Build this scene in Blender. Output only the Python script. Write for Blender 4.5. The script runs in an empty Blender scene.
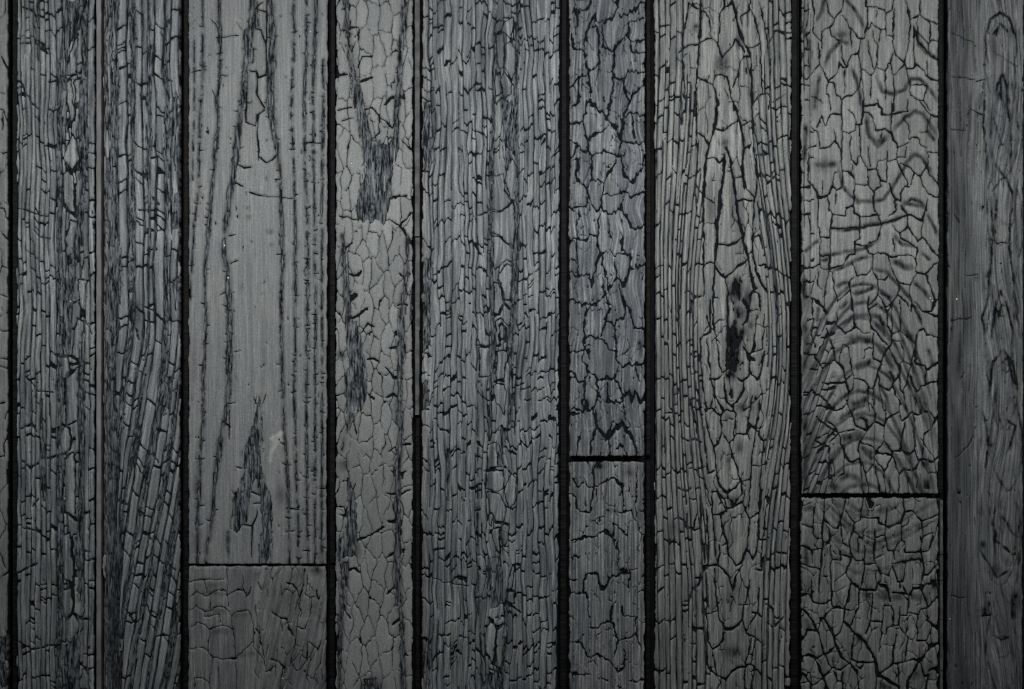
import bpy, math, random
import numpy as np
from mathutils import Vector
from mathutils.geometry import delaunay_2d_cdt

random.seed(7); np.random.seed(7)
SC = bpy.context.scene
COL = SC.collection
MM = 0.001                       # one unit of the working drawing is one millimetre of wall
ZC = 1.30                        # height of the middle of the picture above the floor


def wx(x): return (x - 512.0) * MM
def wz(y): return ZC + (344.5 - y) * MM


# ------------------------------------------------------------------ camera
cam_d = bpy.data.cameras.new("camera")
cam = bpy.data.objects.new("camera", cam_d); COL.objects.link(cam)
cam.location = (0.0, -1.55, ZC)
cam.rotation_euler = (math.radians(90), 0, 0)
cam_d.sensor_width = 36.0
cam_d.lens = 36.0 * 1.55 / 1.024
cam_d.clip_start = 0.05
cam_d.clip_end = 50.0
SC.camera = cam

# ------------------------------------------------------------------ world and lamps
world = bpy.data.worlds.new("World"); SC.world = world
world.use_nodes = True
bg = world.node_tree.nodes["Background"]
bg.inputs["Color"].default_value = (0.86, 0.93, 1.0, 1)
bg.inputs["Strength"].default_value = 0.05


def area_lamp(name, loc, target, sx, sy, power, color, spread):
    d = bpy.data.lights.new(name, 'AREA')
    d.shape = 'RECTANGLE'; d.size = sx; d.size_y = sy; d.energy = power; d.color = color; d.spread = math.radians(spread)
    o = bpy.data.objects.new(name, d); COL.objects.link(o)
    o.location = loc
    o.rotation_euler = (Vector(target) - Vector(loc)).to_track_quat('-Z', 'Y').to_euler()
    return o


area_lamp("soft_lamp", (-0.02, -0.78, ZC + 0.40), (-0.02, 0, ZC + 0.13), 1.4, 0.2, 5.4, (1.0, 0.995, 0.985), 91)

SC.view_settings.view_transform = 'Standard'
SC.view_settings.look = 'None'
SC.view_settings.exposure = 0.0
SC.view_settings.gamma = 1.0
SC.view_settings.use_curve_mapping = False
SC.cycles.max_bounces = 5
SC.cycles.use_denoising = True
SC.cycles.filter_width = 1.15


# ------------------------------------------------------------------ noise
def _hash(i, j, s):
    h = (i.astype(np.int64) * 374761393 + j.astype(np.int64) * 668265263 + int(s) * 1274126177) & 0xffffffff
    h = ((h ^ (h >> 13)) * 1274126177) & 0xffffffff
    h = ((h ^ (h >> 16)) * 2246822519) & 0xffffffff
    return ((h ^ (h >> 15)) & 0xffffff) / float(0xffffff)


def vn(u, v, s):
    """smooth value noise in -1..1"""
    iu = np.floor(u); iv = np.floor(v)
    fu = u - iu; fv = v - iv
    fu = fu * fu * (3 - 2 * fu); fv = fv * fv * (3 - 2 * fv)
    iu = iu.astype(np.int64); iv = iv.astype(np.int64)
    a = _hash(iu, iv, s); b = _hash(iu + 1, iv, s); c = _hash(iu, iv + 1, s); d = _hash(iu + 1, iv + 1, s)
    return ((a * (1 - fu) + b * fu) * (1 - fv) + (c * (1 - fu) + d * fu) * fv) * 2 - 1


def fbm(u, v, s, o=3):
    t = 0; a = 1.0; n = 0
    for k in range(o):
        t = t + a * vn(u * 2 ** k, v * 2 ** k, s + 17 * k); n += a; a *= 0.5
    return t / n


def smooth(a, b, x):
    t = np.clip((x - a) / (b - a), 0, 1)
    return t * t * (3 - 2 * t)


# ------------------------------------------------------------------ distances
def seg_dist(px, py, pts, closed=False):
    """distance, and fraction of the way along, to a polyline"""
    pts = np.asarray(pts, float)
    n = len(pts)
    best = np.full(px.shape, 1e9); frac = np.zeros(px.shape)
    m = n if closed else n - 1
    lens = [math.hypot(*(pts[(k + 1) % n] - pts[k])) for k in range(m)]
    tot = max(sum(lens), 1e-6); run = 0
    for k in range(m):
        ax, ay = pts[k]; bx, by = pts[(k + 1) % n]
        dx, dy = bx - ax, by - ay
        L2 = dx * dx + dy * dy + 1e-9
        t = np.clip(((px - ax) * dx + (py - ay) * dy) / L2, 0, 1)
        d = np.hypot(px - ax - t * dx, py - ay - t * dy)
        q = d < best
        best = np.where(q, d, best); frac = np.where(q, (run + t * lens[k]) / tot, frac)
        run += lens[k]
    return best, frac


def inside(px, py, pts):
    r = np.zeros(px.shape, bool)
    n = len(pts)
    for k in range(n):
        x0, y0 = pts[k][0], pts[k][1]; x1, y1 = pts[(k + 1) % n][0], pts[(k + 1) % n][1]
        if y0 == y1: continue
        c = ((y0 > py) != (y1 > py)) & (px < (x1 - x0) * (py - y0) / (y1 - y0) + x0)
        r ^= c
    return r


def V(ox, oy, s, *lines):
    """lines measured on an enlargement (corner ox, oy, scale s) brought to millimetres"""
    out = []
    for l in lines:
        w = None
        if not isinstance(l[0], tuple): w = l[0]; l = l[1:]
        out.append((w, [(ox + p[0] / s, oy + p[1] / s) for p in l]))
    return out


# ------------------------------------------------------------------ one board's relief
R = 0.5                          # sampling step of the relief drawing, mm
Y0, Y1 = -26.0, 716.0            # boards run a little past the picture


class Relief:
    def __init__(self, xl, xr, y0, y1, seed, edge=0.5):
        """xl, xr: left and right edge at the top and at the bottom of the picture"""
        self.seed = seed; self.xl = xl; self.xr = xr; self.y0 = y0; self.y1 = y1
        self.gx0 = min(xl) - 3; self.gx1 = max(xr) + 3
        self.gy0 = y0 - 3; self.gy1 = y1 + 3
        nx = int((self.gx1 - self.gx0) / R) + 1; ny = int((self.gy1 - self.gy0) / R) + 1
        self.X, self.Y = np.meshgrid(self.gx0 + np.arange(nx) * R, self.gy0 + np.arange(ny) * R)
        X, Y = self.X, self.Y
        t = Y / 689.0
        self.L = xl[0] + (xl[1] - xl[0]) * t; self.Rr = xr[0] + (xr[1] - xr[0]) * t
        s = seed * 101; edge = edge * 1.35
        el = edge * (vn(Y / 9, Y * 0, s + 1) + 0.6 * vn(Y / 2.5, Y * 0, s + 2))
        er = edge * (vn(Y / 9, Y * 0 + 5, s + 3) + 0.6 * vn(Y / 2.5, Y * 0 + 5, s + 4))
        et = edge * 0.7 * (vn(X / 6, X * 0, s + 5) + vn(X / 2, X * 0, s + 6))
        self.border = np.minimum(np.minimum(X - self.L + el, self.Rr - X + er), np.minimum(Y - y0 + et, y1 - Y + et))
        self.F = np.full(X.shape, 50.0)
        self.T = np.full(X.shape, -50.0)
        self.C = np.zeros(X.shape)
        self.P = np.zeros(X.shape)
        self.O = np.zeros(X.shape)
        self.K = np.full(X.shape, -50.0)
        self.H = np.zeros(X.shape)
        self.G = X + 0.9 * vn(X / 16, Y / 70, s + 7)
        self.S = Y + 3.0 * vn(X / 14, Y / 60, s + 8)
        # the small irregularity that every crack follows
        self.jx = 0.95 * vn(X / 6, Y / 6, s + 9) + 0.70 * vn(X / 2.3, Y / 2.3, s + 10)
        self.jy = 0.95 * vn(X / 6, Y / 6, s + 11) + 0.70 * vn(X / 2.3, Y / 2.3, s + 12)

    def grad(self, A):
        gy, gx = np.gradient(A, R)
        return np.hypot(gx, gy) + 1e-6

    def window(self, pts, m):
        a = np.asarray(pts)[:, :2]
        i0 = int(max((a[:, 1].min() - m - self.gy0) / R, 0)); i1 = int((a[:, 1].max() + m - self.gy0) / R) + 2
        j0 = int(max((a[:, 0].min() - m - self.gx0) / R, 0)); j1 = int((a[:, 0].max() + m - self.gx0) / R) + 2
        return slice(i0, max(i1, i0)), slice(j0, max(j1, j0))

    def strips(self, levels, pitch, keep=0.75, sig=3.0, wl=1.0, wt=1.4, miss=0.25, jag=2.2, where=None, extra=0.2, slant=0.5):
        """long splits along the grain and the jagged breaks across each strip"""
        s = self.seed * 101 + 30
        X, Y, S = self.X, self.Y, self.S
        lv = np.asarray(levels, float)
        Gw = self.G + 0.55 * vn(X / 6, Y / 24, s) + 0.3 * vn(X / 2.5, Y / 7, s + 1) + 0.25 * vn(X / 1.3, Y / 3, s + 12)
        g = self.grad(self.G)
        i = np.searchsorted(lv, Gw)
        lo = lv[np.clip(i - 1, 0, len(lv) - 1)]; hi = lv[np.clip(i, 0, len(lv) - 1)]
        dlo = np.abs(Gw - lo); dhi = np.abs(Gw - hi)
        k = np.where(dlo < dhi, np.clip(i - 1, 0, None), i)
        d = np.minimum(dlo, dhi) / g
        kf = k.astype(float)
        there = vn(kf * 13.37, S / 34, s + 2) * 0.5 + 0.5 > miss
        w = wl * 0.5 * (1.0 + 0.45 * vn(kf * 7.7 + 3, S / 26, s + 3) + 0.5 * vn(kf * 3.1, S * 0 + 1.5, s + 4))
        F = np.where(there, d - np.maximum(w, 0.25), 9.0)
        O = np.where(there, 1 - smooth(w + 0.4, w + 1.4, d), 0) * (0.62 + 0.38 * vn(kf * 5.3, S / 40, s + 15))
        FT = np.full(X.shape, 9.0)
        rng = np.random.RandomState(self.seed * 7 + 3)
        rows = []
        y = self.y0 - rng.rand() * pitch
        while y < self.y1 + pitch:
            rows.append(y); y += pitch * (0.6 + 0.8 * rng.rand())
        rows = np.array(rows)
        J = jag * (0.7 * vn(X / 3.2, Y / 14, s + 5) + 0.5 * vn(X / 1.5, Y / 8, s + 6)) + 0.25 * self.jy
        tilt = 6 * vn(X / 26, Y / 60, s + 9)
        for q in range(len(lv) + 1):
            m = i == q
            if not m.any(): continue
            kp = rng.rand(len(rows)) < keep
            b = rows[kp] + rng.randn(kp.sum()) * sig
            ne = int(extra * len(rows))
            b = np.sort(np.concatenate([b, self.y0 + rng.rand(ne) * (self.y1 - self.y0), [-999, 9999]]))
            gm = 0.5 * (lv[min(max(q - 1, 0), len(lv) - 1)] + lv[min(q, len(lv) - 1)])
            s1 = S[m] + J[m] + tilt[m] + (rng.rand() * 2 - 1) * slant * (self.G[m] - gm)
            p = np.searchsorted(b, s1)
            dd = np.minimum(np.abs(s1 - b[np.clip(p - 1, 0, len(b) - 1)]), np.abs(b[np.clip(p, 0, len(b) - 1)] - s1))
            ww = wt * 0.5 * (1 + 0.5 * vn(X[m] / 5, Y[m] / 5, s + 8))
            FT[m] = dd * 0.8 - ww
        F = np.minimum(F, FT)
        O = O * smooth(0.3, 1.6, FT)
        self.O = np.maximum(self.O, O if where is None else np.where(where, O, 0))
        self.put(F, where)

    def cells(self, a, b, w=1.2, jit=0.42, warp=2.0, jagged=0.0, thin=0.0, where=None, off=0):
        """rounded or jagged plates, a wide across the grain and b long"""
        s = self.seed * 101 + 60 + off
        X, Y = self.X, self.Y
        jg = jagged * (vn(X / 2.3, Y / 7, s + 1) + 0.6 * vn(X / 1.2, Y / 4, s + 2))
        u = (self.G + warp * vn(X / 9, Y / 12, s + 3) + 0.5 * self.jx) / a
        v = (self.S + warp * vn(X / 9, Y / 12, s + 4) + 0.5 * self.jy + jg) / b
        v = v + 0.5 * (np.floor(u).astype(int) % 2) * 0
        f1 = np.full(X.shape, 1e9); f2 = np.full(X.shape, 1e9)
        s1 = np.zeros(X.shape + (2,)); s2 = np.zeros(X.shape + (2,))
        iu = np.floor(u); iv = np.floor(v)
        for dj in (-1, 0, 1):
            for di in (-2, -1, 0, 1, 2):
                cu = iu + dj; cv = iv + di
                sx = cu + 0.5 + jit * (2 * _hash(cu, cv, s + 5) - 1)
                sy = cv + 0.5 + 0.5 * np.mod(cu, 2) + jit * (2 * _hash(cu, cv, s + 6) - 1)
                d = (sx - u) ** 2 + (sy - v) ** 2
                n1 = d < f1; n2 = (~n1) & (d < f2)
                f2 = np.where(n1, f1, np.where(n2, d, f2))
                s2[n1] = s1[n1]; s2[n2, 0] = sx[n2]; s2[n2, 1] = sy[n2]
                f1 = np.where(n1, d, f1); s1[n1, 0] = sx[n1]; s1[n1, 1] = sy[n1]
        nx = s2[..., 0] - s1[..., 0]; ny = s2[..., 1] - s1[..., 1]
        L = np.hypot(nx, ny) + 1e-6
        d = (f2 - f1) / (2 * L)
        px = d / np.hypot(nx / L / a, ny / L / b)
        ww = w * 0.5 * (1 + 0.5 * vn(X / 10, Y / 14, s + 7)) - thin * (vn(X / 13, Y / 16, s + 8) > 0.15)
        self.put(px - ww, where)

    def put(self, F, where):
        if where is not None: F = np.where(where, F, 50.0)
        self.F = np.minimum(self.F, F)

    def cracks(self, lines, w=1.3, jig=1.0, mul=1.0):
        for lw, pts in lines:
            ww = (lw or w) * mul
            sl = self.window(pts, 8)
            X = self.X[sl]; Y = self.Y[sl]
            if X.size == 0: continue
            d, f = seg_dist(X + jig * self.jx[sl], Y + jig * self.jy[sl], pts)
            n = vn(X / 6 + len(pts) * 3.1, Y / 6, self.seed + 5)
            hw = ww * 0.58 * (1 + 0.48 * n) * (0.72 + 0.28 * np.minimum(1, 8 * np.minimum(f, 1 - f)))
            self.F[sl] = np.minimum(self.F[sl], d - hw)

    def plates(self, lines, w=1.4):
        """whole plates: no other crack crosses them"""
        for lw, pts in lines:
            sl = self.window(pts, 8)
            X = self.X[sl] + self.jx[sl]; Y = self.Y[sl] + self.jy[sl]
            q = inside(X, Y, pts)
            d, f = seg_dist(X, Y, pts, True)
            self.F[sl] = np.where(q, 50.0, self.F[sl])
            self.F[sl] = np.minimum(self.F[sl], d - 0.5 * (lw or w) * (1 + 0.3 * vn(X / 5, Y / 5, 3)))

    def torn(self, polys=(), streaks=(), rough=2.4):
        """places where the outer crust has come away: areas, and streaks given as (x, y, width)"""
        X, Y = self.X, self.Y
        s = self.seed * 101 + 90
        rg = rough * (0.7 * vn(self.G / 2.6, self.S / 13, s) + 0.6 * vn(self.G / 1.4, self.S / 5, s + 1) + 0.25 * vn(self.G / 0.9, self.S / 2.5, s + 4))
        for p in polys:
            sl = self.window(p, 14)
            q = inside(X[sl], Y[sl], p); d, f = seg_dist(X[sl], Y[sl], p, True)
            self.T[sl] = np.maximum(self.T[sl], np.where(q, d, -d) + rg[sl])
        for p in streaks:
            a = np.asarray(p, float)
            sl = self.window(a, 14)
            d, f = seg_dist(X[sl], Y[sl], a[:, :2])
            k = np.argsort(a[:, 1])
            w = np.interp(Y[sl], a[k, 1], a[k, 2])
            self.T[sl] = np.maximum(self.T[sl], w * 0.46 - d + 0.95 * np.clip(rg[sl], -w * 0.55, w * 0.45))
            n = 0.6 * vn(self.G[sl] / 1.5, self.S[sl] / 9, s + 2) + 0.5 * vn(self.X[sl] / 3, self.Y[sl] / 5, s + 3)
            self.C[sl] = np.maximum(self.C[sl], np.clip(0.85 * np.exp(-(d / (0.5 * w + 1.3)) ** 2) * (0.75 + 0.8 * n), 0, 1))

    def thorns(self, streak, step, length, w=1.1):
        """short cracks that run off a split like thorns"""
        a = np.asarray(streak, float)
        rng = np.random.RandomState(self.seed * 31 + int(a[0, 0]))
        y = a[:, 1].min() + rng.rand() * step
        out = []
        while y < a[:, 1].max():
            x = np.interp(y, a[:, 1], a[:, 0]); wd = np.interp(y, a[:, 1], a[:, 2])
            for sg in ((-1,), (1,), (-1, 1))[rng.randint(3)]:
                l = length * (0.25 + 1.1 * rng.rand() ** 1.6) + wd * 0.5
                dy = (rng.rand() - 0.6) * 3.0
                out.append((w * (0.7 + 0.5 * rng.rand()), [(x - sg, y), (x + sg * l * 0.6, y + dy * 0.5), (x + sg * l, y + dy - 0.8 * rng.rand())]))
            y += step * (0.25 + 1.9 * rng.rand() ** 1.4)
        self.cracks(out, jig=0.6)

    def hairs(self, blobs):
        """fuzzy charred spots: (x, y, rx, ry, strength)"""
        s = self.seed * 101 + 120
        n = 0.6 * vn(self.G / 1.7, self.S / 6, s) + 0.35 * vn(self.G / 3, self.S / 11, s + 1) + 0.3 * vn(self.X / 1.4, self.Y / 2.2, s + 2)
        for x, y, rx, ry, k in blobs:
            q = np.exp(-(((self.X - x) / rx) ** 2 + ((self.Y - y) / ry) ** 2))
            self.C = np.maximum(self.C, np.clip(q * k * (1.0 + 0.5 * n), 0, 1))
            if k > 0.95: self.K = np.maximum(self.K, (np.minimum(q * k, 1.0) * 1.15 + 1.5 * n - 1.12) * 1.6)

    def bands(self, lines, w=3.0, k=0.6, dip=0.35, vary=0.9):
        """dark latewood bands that lie lower than the wood beside them"""
        s = self.seed * 101 + 140
        n = vn(self.G / 2, self.S / 8, s) * 0.5 + vn(self.X / 7, self.Y / 7, s + 1) * 0.5
        for lw, pts in lines:
            ww = (lw or w)
            sl = self.window(pts, ww * 3)
            d, f = seg_dist(self.X[sl] + 0.6 * self.jx[sl], self.Y[sl] + 0.6 * self.jy[sl], pts)
            end = np.minimum(1, 5 * np.minimum(f, 1 - f) + 0.35)
            q = np.exp(-(d / (ww * 0.66)) ** 3.2) * end
            self.C[sl] = np.maximum(self.C[sl], np.clip(q * k * (1 + vary * n[sl]), 0, 1))
            self.H[sl] = np.minimum(self.H[sl], -dip * q)

    def strands(self, thr=0.35, lo=2.0):
        """threads of crust left standing in the torn places"""
        s = self.seed * 101 + 160
        n = 0.7 * vn(self.G / 2.3, self.S / 30, s) + 0.45 * vn(self.G / 1.6, self.S / 14, s + 1) + 0.2 * vn(self.X / 3, self.Y / 5, s + 2)
        return (n - thr) * lo

    def fibres(self, k=0.4, gs=1.7, ss=45, where=None, add=0.0):
        s = self.seed * 101 + 180
        n = 0.7 * vn(self.G / gs, self.S / ss, s) + 0.4 * vn(self.G / (gs * 2.3), self.S / (ss * 0.6), s + 1)
        c = np.clip(k * (n + add), 0, 1)
        if where is not None: c = c * where
        self.C = np.maximum(self.C, c)

    def finish(self, strand=None):
        t = -self.T
        if strand is not None:
            t = np.where(self.T > 0.4, np.maximum(t, np.minimum(strand, 1.0)), t)
        self.F = np.minimum(np.minimum(np.minimum(self.F, t), -self.K), self.border)
        self.F[0, :] = self.F[-1, :] = -1; self.F[:, 0] = self.F[:, -1] = -1
        s = self.seed * 101 + 200
        self.H = self.H + 0.10 * vn(self.X / 11, self.Y / 17, s) + 0.07 * vn(self.G / 3, self.S / 20, s + 1)

    def at(self, A, x, y):
        fx = np.clip((x - self.gx0) / R, 0, A.shape[1] - 1.001); fy = np.clip((y - self.gy0) / R, 0, A.shape[0] - 1.001)
        j = fx.astype(int); i = fy.astype(int); fx = fx - j; fy = fy - i
        return (A[i, j] * (1 - fx) + A[i, j + 1] * fx) * (1 - fy) + (A[i + 1, j] * (1 - fx) + A[i + 1, j + 1] * fx) * fy


# ------------------------------------------------------------------ outlines of the plates
def outlines(F):
    H, W = F.shape
    q = F > 0
    a = q[:-1, :-1]; b = q[:-1, 1:]; c = q[1:, 1:]; d = q[1:, :-1]
    code = a * 1 + b * 2 + c * 4 + d * 8
    I, J = np.nonzero((code > 0) & (code < 15))
    K = code[I, J]
    top = 2 * (I * W + J); left = top + 1; right = 2 * (I * W + J + 1) + 1; bot = 2 * ((I + 1) * W + J)
    E = {'t': top, 'l': left, 'r': right, 'b': bot}
    # from edge, to edge: the solid side stays on one hand
    table = {1: ['lt'], 2: ['tr'], 4: ['rb'], 8: ['bl'], 3: ['lr'], 6: ['tb'], 12: ['rl'], 9: ['bt'],
             7: ['lb'], 14: ['tl'], 13: ['rt'], 11: ['br'], 5: ['lt', 'rb'], 10: ['tr', 'bl']}
    fr, to = [], []
    for k, segs in table.items():
        m = K == k
        for sg in segs:
            fr.append(E[sg[0]][m]); to.append(E[sg[1]][m])
    fr = np.concatenate(fr); to = np.concatenate(to)
    ids = np.unique(np.concatenate([fr, to]))
    nxt = np.full(len(ids), -1)
    nxt[np.searchsorted(ids, fr)] = np.searchsorted(ids, to)
    vert = ids & 1; node = ids >> 1
    i = node // W; j = node % W
    f0 = F[i, j]; f1 = np.where(vert == 1, F[np.minimum(i + 1, H - 1), j], F[i, np.minimum(j + 1, W - 1)])
    t = np.clip(f0 / (f0 - f1 + 1e-12), 0.02, 0.98)
    x = j + np.where(vert == 0, t, 0); y = i + np.where(vert == 1, t, 0)
    P = np.stack([x, y], 1) * R
    nl = nxt.tolist(); seen = bytearray(len(nl)); loops = []
    for s in range(len(nl)):
        if seen[s]: continue
        l = []; k = s
        while k >= 0 and not seen[k]:
            seen[k] = 1; l.append(k); k = nl[k]
        if len(l) > 5: loops.append(P[l])
    return loops


def area2(p):
    x, y = p[:, 0], p[:, 1]
    return 0.5 * float(np.dot(x, np.roll(y, -1)) - np.dot(y, np.roll(x, -1)))


def simplify(p, tol=0.10):
    p = (np.roll(p, 1, 0) + 2 * p + np.roll(p, -1, 0)) / 4
    for tl in (tol * 0.6, tol, tol, tol * 1.3):
        if len(p) < 12: break
        a = np.roll(p, 1, 0); c = np.roll(p, -1, 0)
        ac = c - a
        h = np.abs(ac[:, 0] * (p[:, 1] - a[:, 1]) - ac[:, 1] * (p[:, 0] - a[:, 0])) / (np.hypot(ac[:, 0], ac[:, 1]) + 1e-9)
        drop = (h < tl) & (np.hypot(ac[:, 0], ac[:, 1]) < 5.0)
        drop &= (np.arange(len(p)) % 2 == 1)
        if drop.sum() == 0: p = np.roll(p, 1, 0); continue
        p = np.roll(p[~drop], 1, 0)
    return p


# ------------------------------------------------------------------ materials
def node(nt, kind, **kw):
    n = nt.nodes.new(kind)
    for k, v in kw.items(): setattr(n, k, v)
    return n


def math_node(nt, op, a, b=None, clamp=False):
    n = node(nt, 'ShaderNodeMath', operation=op, use_clamp=clamp)
    for i, v in enumerate((a, b)):
        if v is None: continue
        if isinstance(v, (int, float)): n.inputs[i].default_value = v
        else: nt.links.new(v, n.inputs[i])
    return n.outputs[0]


def mix_col(nt, fac, a, b, blend='MIX'):
    n = node(nt, 'ShaderNodeMix', data_type='RGBA', blend_type=blend)
    for sock, v in ((n.inputs[0], fac), (n.inputs[6], a), (n.inputs[7], b)):
        if isinstance(v, (int, float)): sock.default_value = v
        elif isinstance(v, tuple): sock.default_value = v + (1,)
        else: nt.links.new(v, sock)
    return n.outputs[2]


def new_mat(name):
    m = bpy.data.materials.new(name); m.use_nodes = True
    nt = m.node_tree
    return m, nt, nt.nodes['Principled BSDF']


def noise_tex(nt, vec, scale, detail=2.0, rough=0.5):
    n = node(nt, 'ShaderNodeTexNoise')
    n.inputs['Scale'].default_value = scale; n.inputs['Detail'].default_value = detail; n.inputs['Roughness'].default_value = rough
    nt.links.new(vec, n.inputs['Vector'])
    return n.outputs['Fac']


def mapped(nt, vec, sx, sy, sz):
    n = node(nt, 'ShaderNodeVectorMath', operation='MULTIPLY')
    nt.links.new(vec, n.inputs[0]); n.inputs[1].default_value = (sx, sy, sz)
    return n.outputs[0]


CHAR = (0.0045, 0.0055, 0.0075)


def crust_material(name, base, dark=0.68, line=0.35, pitch=3.0, cool=0.25, relief=0.35):
    """worn silver-grey crust; grain lines follow the board's own grain"""
    m, nt, bs = new_mat(name)
    line = min(1.0, line * 1.55 + 0.08)
    at = node(nt, 'ShaderNodeAttribute', attribute_name='grain')
    ch = node(nt, 'ShaderNodeAttribute', attribute_name='char')
    pl = node(nt, 'ShaderNodeAttribute', attribute_name='pale')
    tn = node(nt, 'ShaderNodeAttribute', attribute_name='tone')
    g = at.outputs['Vector']
    fine = noise_tex(nt, mapped(nt, g, 1.0 / pitch, 0.012, 1), 1.0, 2.0, 0.6)
    hair = noise_tex(nt, mapped(nt, g, 0.75, 0.05, 1), 1.0, 3.0, 0.65)
    blot = noise_tex(nt, mapped(nt, g, 0.035, 0.018, 1), 1.0, 4.0, 0.6)
    grit = noise_tex(nt, mapped(nt, g, 0.55, 0.55, 1), 1.0, 3.0, 0.7)
    ramp = node(nt, 'ShaderNodeValToRGB')
    ramp.color_ramp.elements[0].position = 0.38; ramp.color_ramp.elements[1].position = 0.60
    nt.links.new(fine, ramp.inputs[0])
    ramp2 = node(nt, 'ShaderNodeValToRGB')
    ramp2.color_ramp.elements[0].position = 0.36; ramp2.color_ramp.elements[1].position = 0.60
    nt.links.new(hair, ramp2.inputs[0])
    warm = tuple(base[i] * (1.10, 1.06, 1.01)[i] for i in range(3))
    blue = tuple(base[i] * (0.86, 0.89, 0.92)[i] for i in range(3))
    c = mix_col(nt, blot, blue, warm)
    low = tuple(v * (1 - dark) * f for v, f in zip(base, (0.90, 1.0, 1.16)))
    f1 = math_node(nt, 'MULTIPLY', math_node(nt, 'SUBTRACT', 1.0, ramp.outputs[0]), line)
    c = mix_col(nt, f1, c, low)
    f2 = math_node(nt, 'MULTIPLY', math_node(nt, 'SUBTRACT', 1.0, ramp2.outputs[0]), 0.55 * line + 0.22)
    c = mix_col(nt, f2, c, low)
    gr = node(nt, 'ShaderNodeMapRange'); nt.links.new(grit, gr.inputs[0])
    gr.inputs[1].default_value = 0.3; gr.inputs[2].default_value = 0.7; gr.inputs[3].default_value = 0.76; gr.inputs[4].default_value = 1.22
    v = node(nt, 'ShaderNodeVectorMath', operation='SCALE'); nt.links.new(c, v.inputs[0])
    nt.links.new(math_node(nt, 'MULTIPLY', gr.outputs[0], tn.outputs['Fac']), v.inputs['Scale'])
    cf = math_node(nt, 'MULTIPLY', ch.outputs['Fac'], math_node(nt, 'ADD', 0.55, math_node(nt, 'MULTIPLY', hair, 0.9)), True)
    c = mix_col(nt, cf, v.outputs[0], CHAR)
    c = mix_col(nt, math_node(nt, 'MULTIPLY', pl.outputs['Fac'], math_node(nt, 'ADD', 0.4, hair), True), c, (0.30, 0.30, 0.27))
    nt.links.new(c, bs.inputs['Base Color'])
    bs.inputs['Roughness'].default_value = 0.58
    nt.links.new(math_node(nt, 'MULTIPLY', math_node(nt, 'SUBTRACT', 1.0, cf), 0.22), bs.inputs['Specular IOR Level'])
    h = math_node(nt, 'ADD', math_node(nt, 'MULTIPLY', ramp.outputs[0], relief), math_node(nt, 'ADD', math_node(nt, 'MULTIPLY', hair, 0.35), math_node(nt, 'MULTIPLY', grit, 0.25)))
    b = node(nt, 'ShaderNodeBump'); b.inputs['Strength'].default_value = 0.5; b.inputs['Distance'].default_value = 0.0006
    nt.links.new(h, b.inputs['Height']); nt.links.new(b.outputs[0], bs.inputs['Normal'])
    return m


def core_material(name, a=(0.003, 0.0036, 0.005), b=(0.128, 0.145, 0.158)):
    """the fibrous charcoal under the crust"""
    m, nt, bs = new_mat(name)
    at = node(nt, 'ShaderNodeAttribute', attribute_name='grain')
    tr = node(nt, 'ShaderNodeAttribute', attribute_name='open')
    g = at.outputs['Vector']
    f = noise_tex(nt, mapped(nt, g, 0.55, 0.06, 1), 1.0, 4.0, 0.7)
    f2 = noise_tex(nt, mapped(nt, g, 0.10, 0.05, 1), 1.0, 3.0, 0.6)
    f3 = noise_tex(nt, mapped(nt, g, 0.35, 0.22, 1), 1.0, 2.0, 0.6)
    mr = node(nt, 'ShaderNodeMapRange'); nt.links.new(f, mr.inputs[0]); mr.inputs[1].default_value = 0.40; mr.inputs[2].default_value = 0.66
    k = math_node(nt, 'MULTIPLY', mr.outputs[0], math_node(nt, 'ADD', 0.18, math_node(nt, 'ADD', f2, math_node(nt, 'MULTIPLY', f3, 0.6))), True)
    k = math_node(nt, 'MULTIPLY', k, tr.outputs['Fac'], True)
    c = mix_col(nt, k, a, b)
    nt.links.new(c, bs.inputs['Base Color'])
    bs.inputs['Roughness'].default_value = 0.85; bs.inputs['Specular IOR Level'].default_value = 0.03
    bp = node(nt, 'ShaderNodeBump'); bp.inputs['Strength'].default_value = 0.8; bp.inputs['Distance'].default_value = 0.001
    nt.links.new(f, bp.inputs['Height']); nt.links.new(bp.outputs[0], bs.inputs['Normal'])
    return m


def sawn_material(name, a, b, rib=310.0):
    """rough sawn edge strip with saw marks across it"""
    m, nt, bs = new_mat(name)
    tc = node(nt, 'ShaderNodeTexCoord')
    o = tc.outputs['Object']
    n1 = noise_tex(nt, mapped(nt, o, 60, 60, rib), 1.0, 2.0, 0.5)
    n2 = noise_tex(nt, mapped(nt, o, 300, 300, 25), 1.0, 3.0, 0.6)
    mr = node(nt, 'ShaderNodeMapRange'); nt.links.new(n1, mr.inputs[0]); mr.inputs[1].default_value = 0.36; mr.inputs[2].default_value = 0.66
    k = math_node(nt, 'MULTIPLY', mr.outputs[0], math_node(nt, 'ADD', n2, 0.35), True)
    nt.links.new(mix_col(nt, k, a, b), bs.inputs['Base Color'])
    bs.inputs['Roughness'].default_value = 0.7; bs.inputs['Specular IOR Level'].default_value = 0.12
    bp = node(nt, 'ShaderNodeBump'); bp.inputs['Strength'].default_value = 1.0; bp.inputs['Distance'].default_value = 0.0012
    nt.links.new(n1, bp.inputs['Height']); nt.links.new(bp.outputs[0], bs.inputs['Normal'])
    return m


def plain_material(name, color, rough=0.8):
    m, nt, bs = new_mat(name)
    tc = node(nt, 'ShaderNodeTexCoord')
    n = noise_tex(nt, tc.outputs['Object'], 220.0, 3.0, 0.6)
    nt.links.new(mix_col(nt, n, tuple(c * 0.7 for c in color), tuple(min(1, c * 1.25) for c in color)), bs.inputs['Base Color'])
    bs.inputs['Roughness'].default_value = rough
    return m


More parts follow.
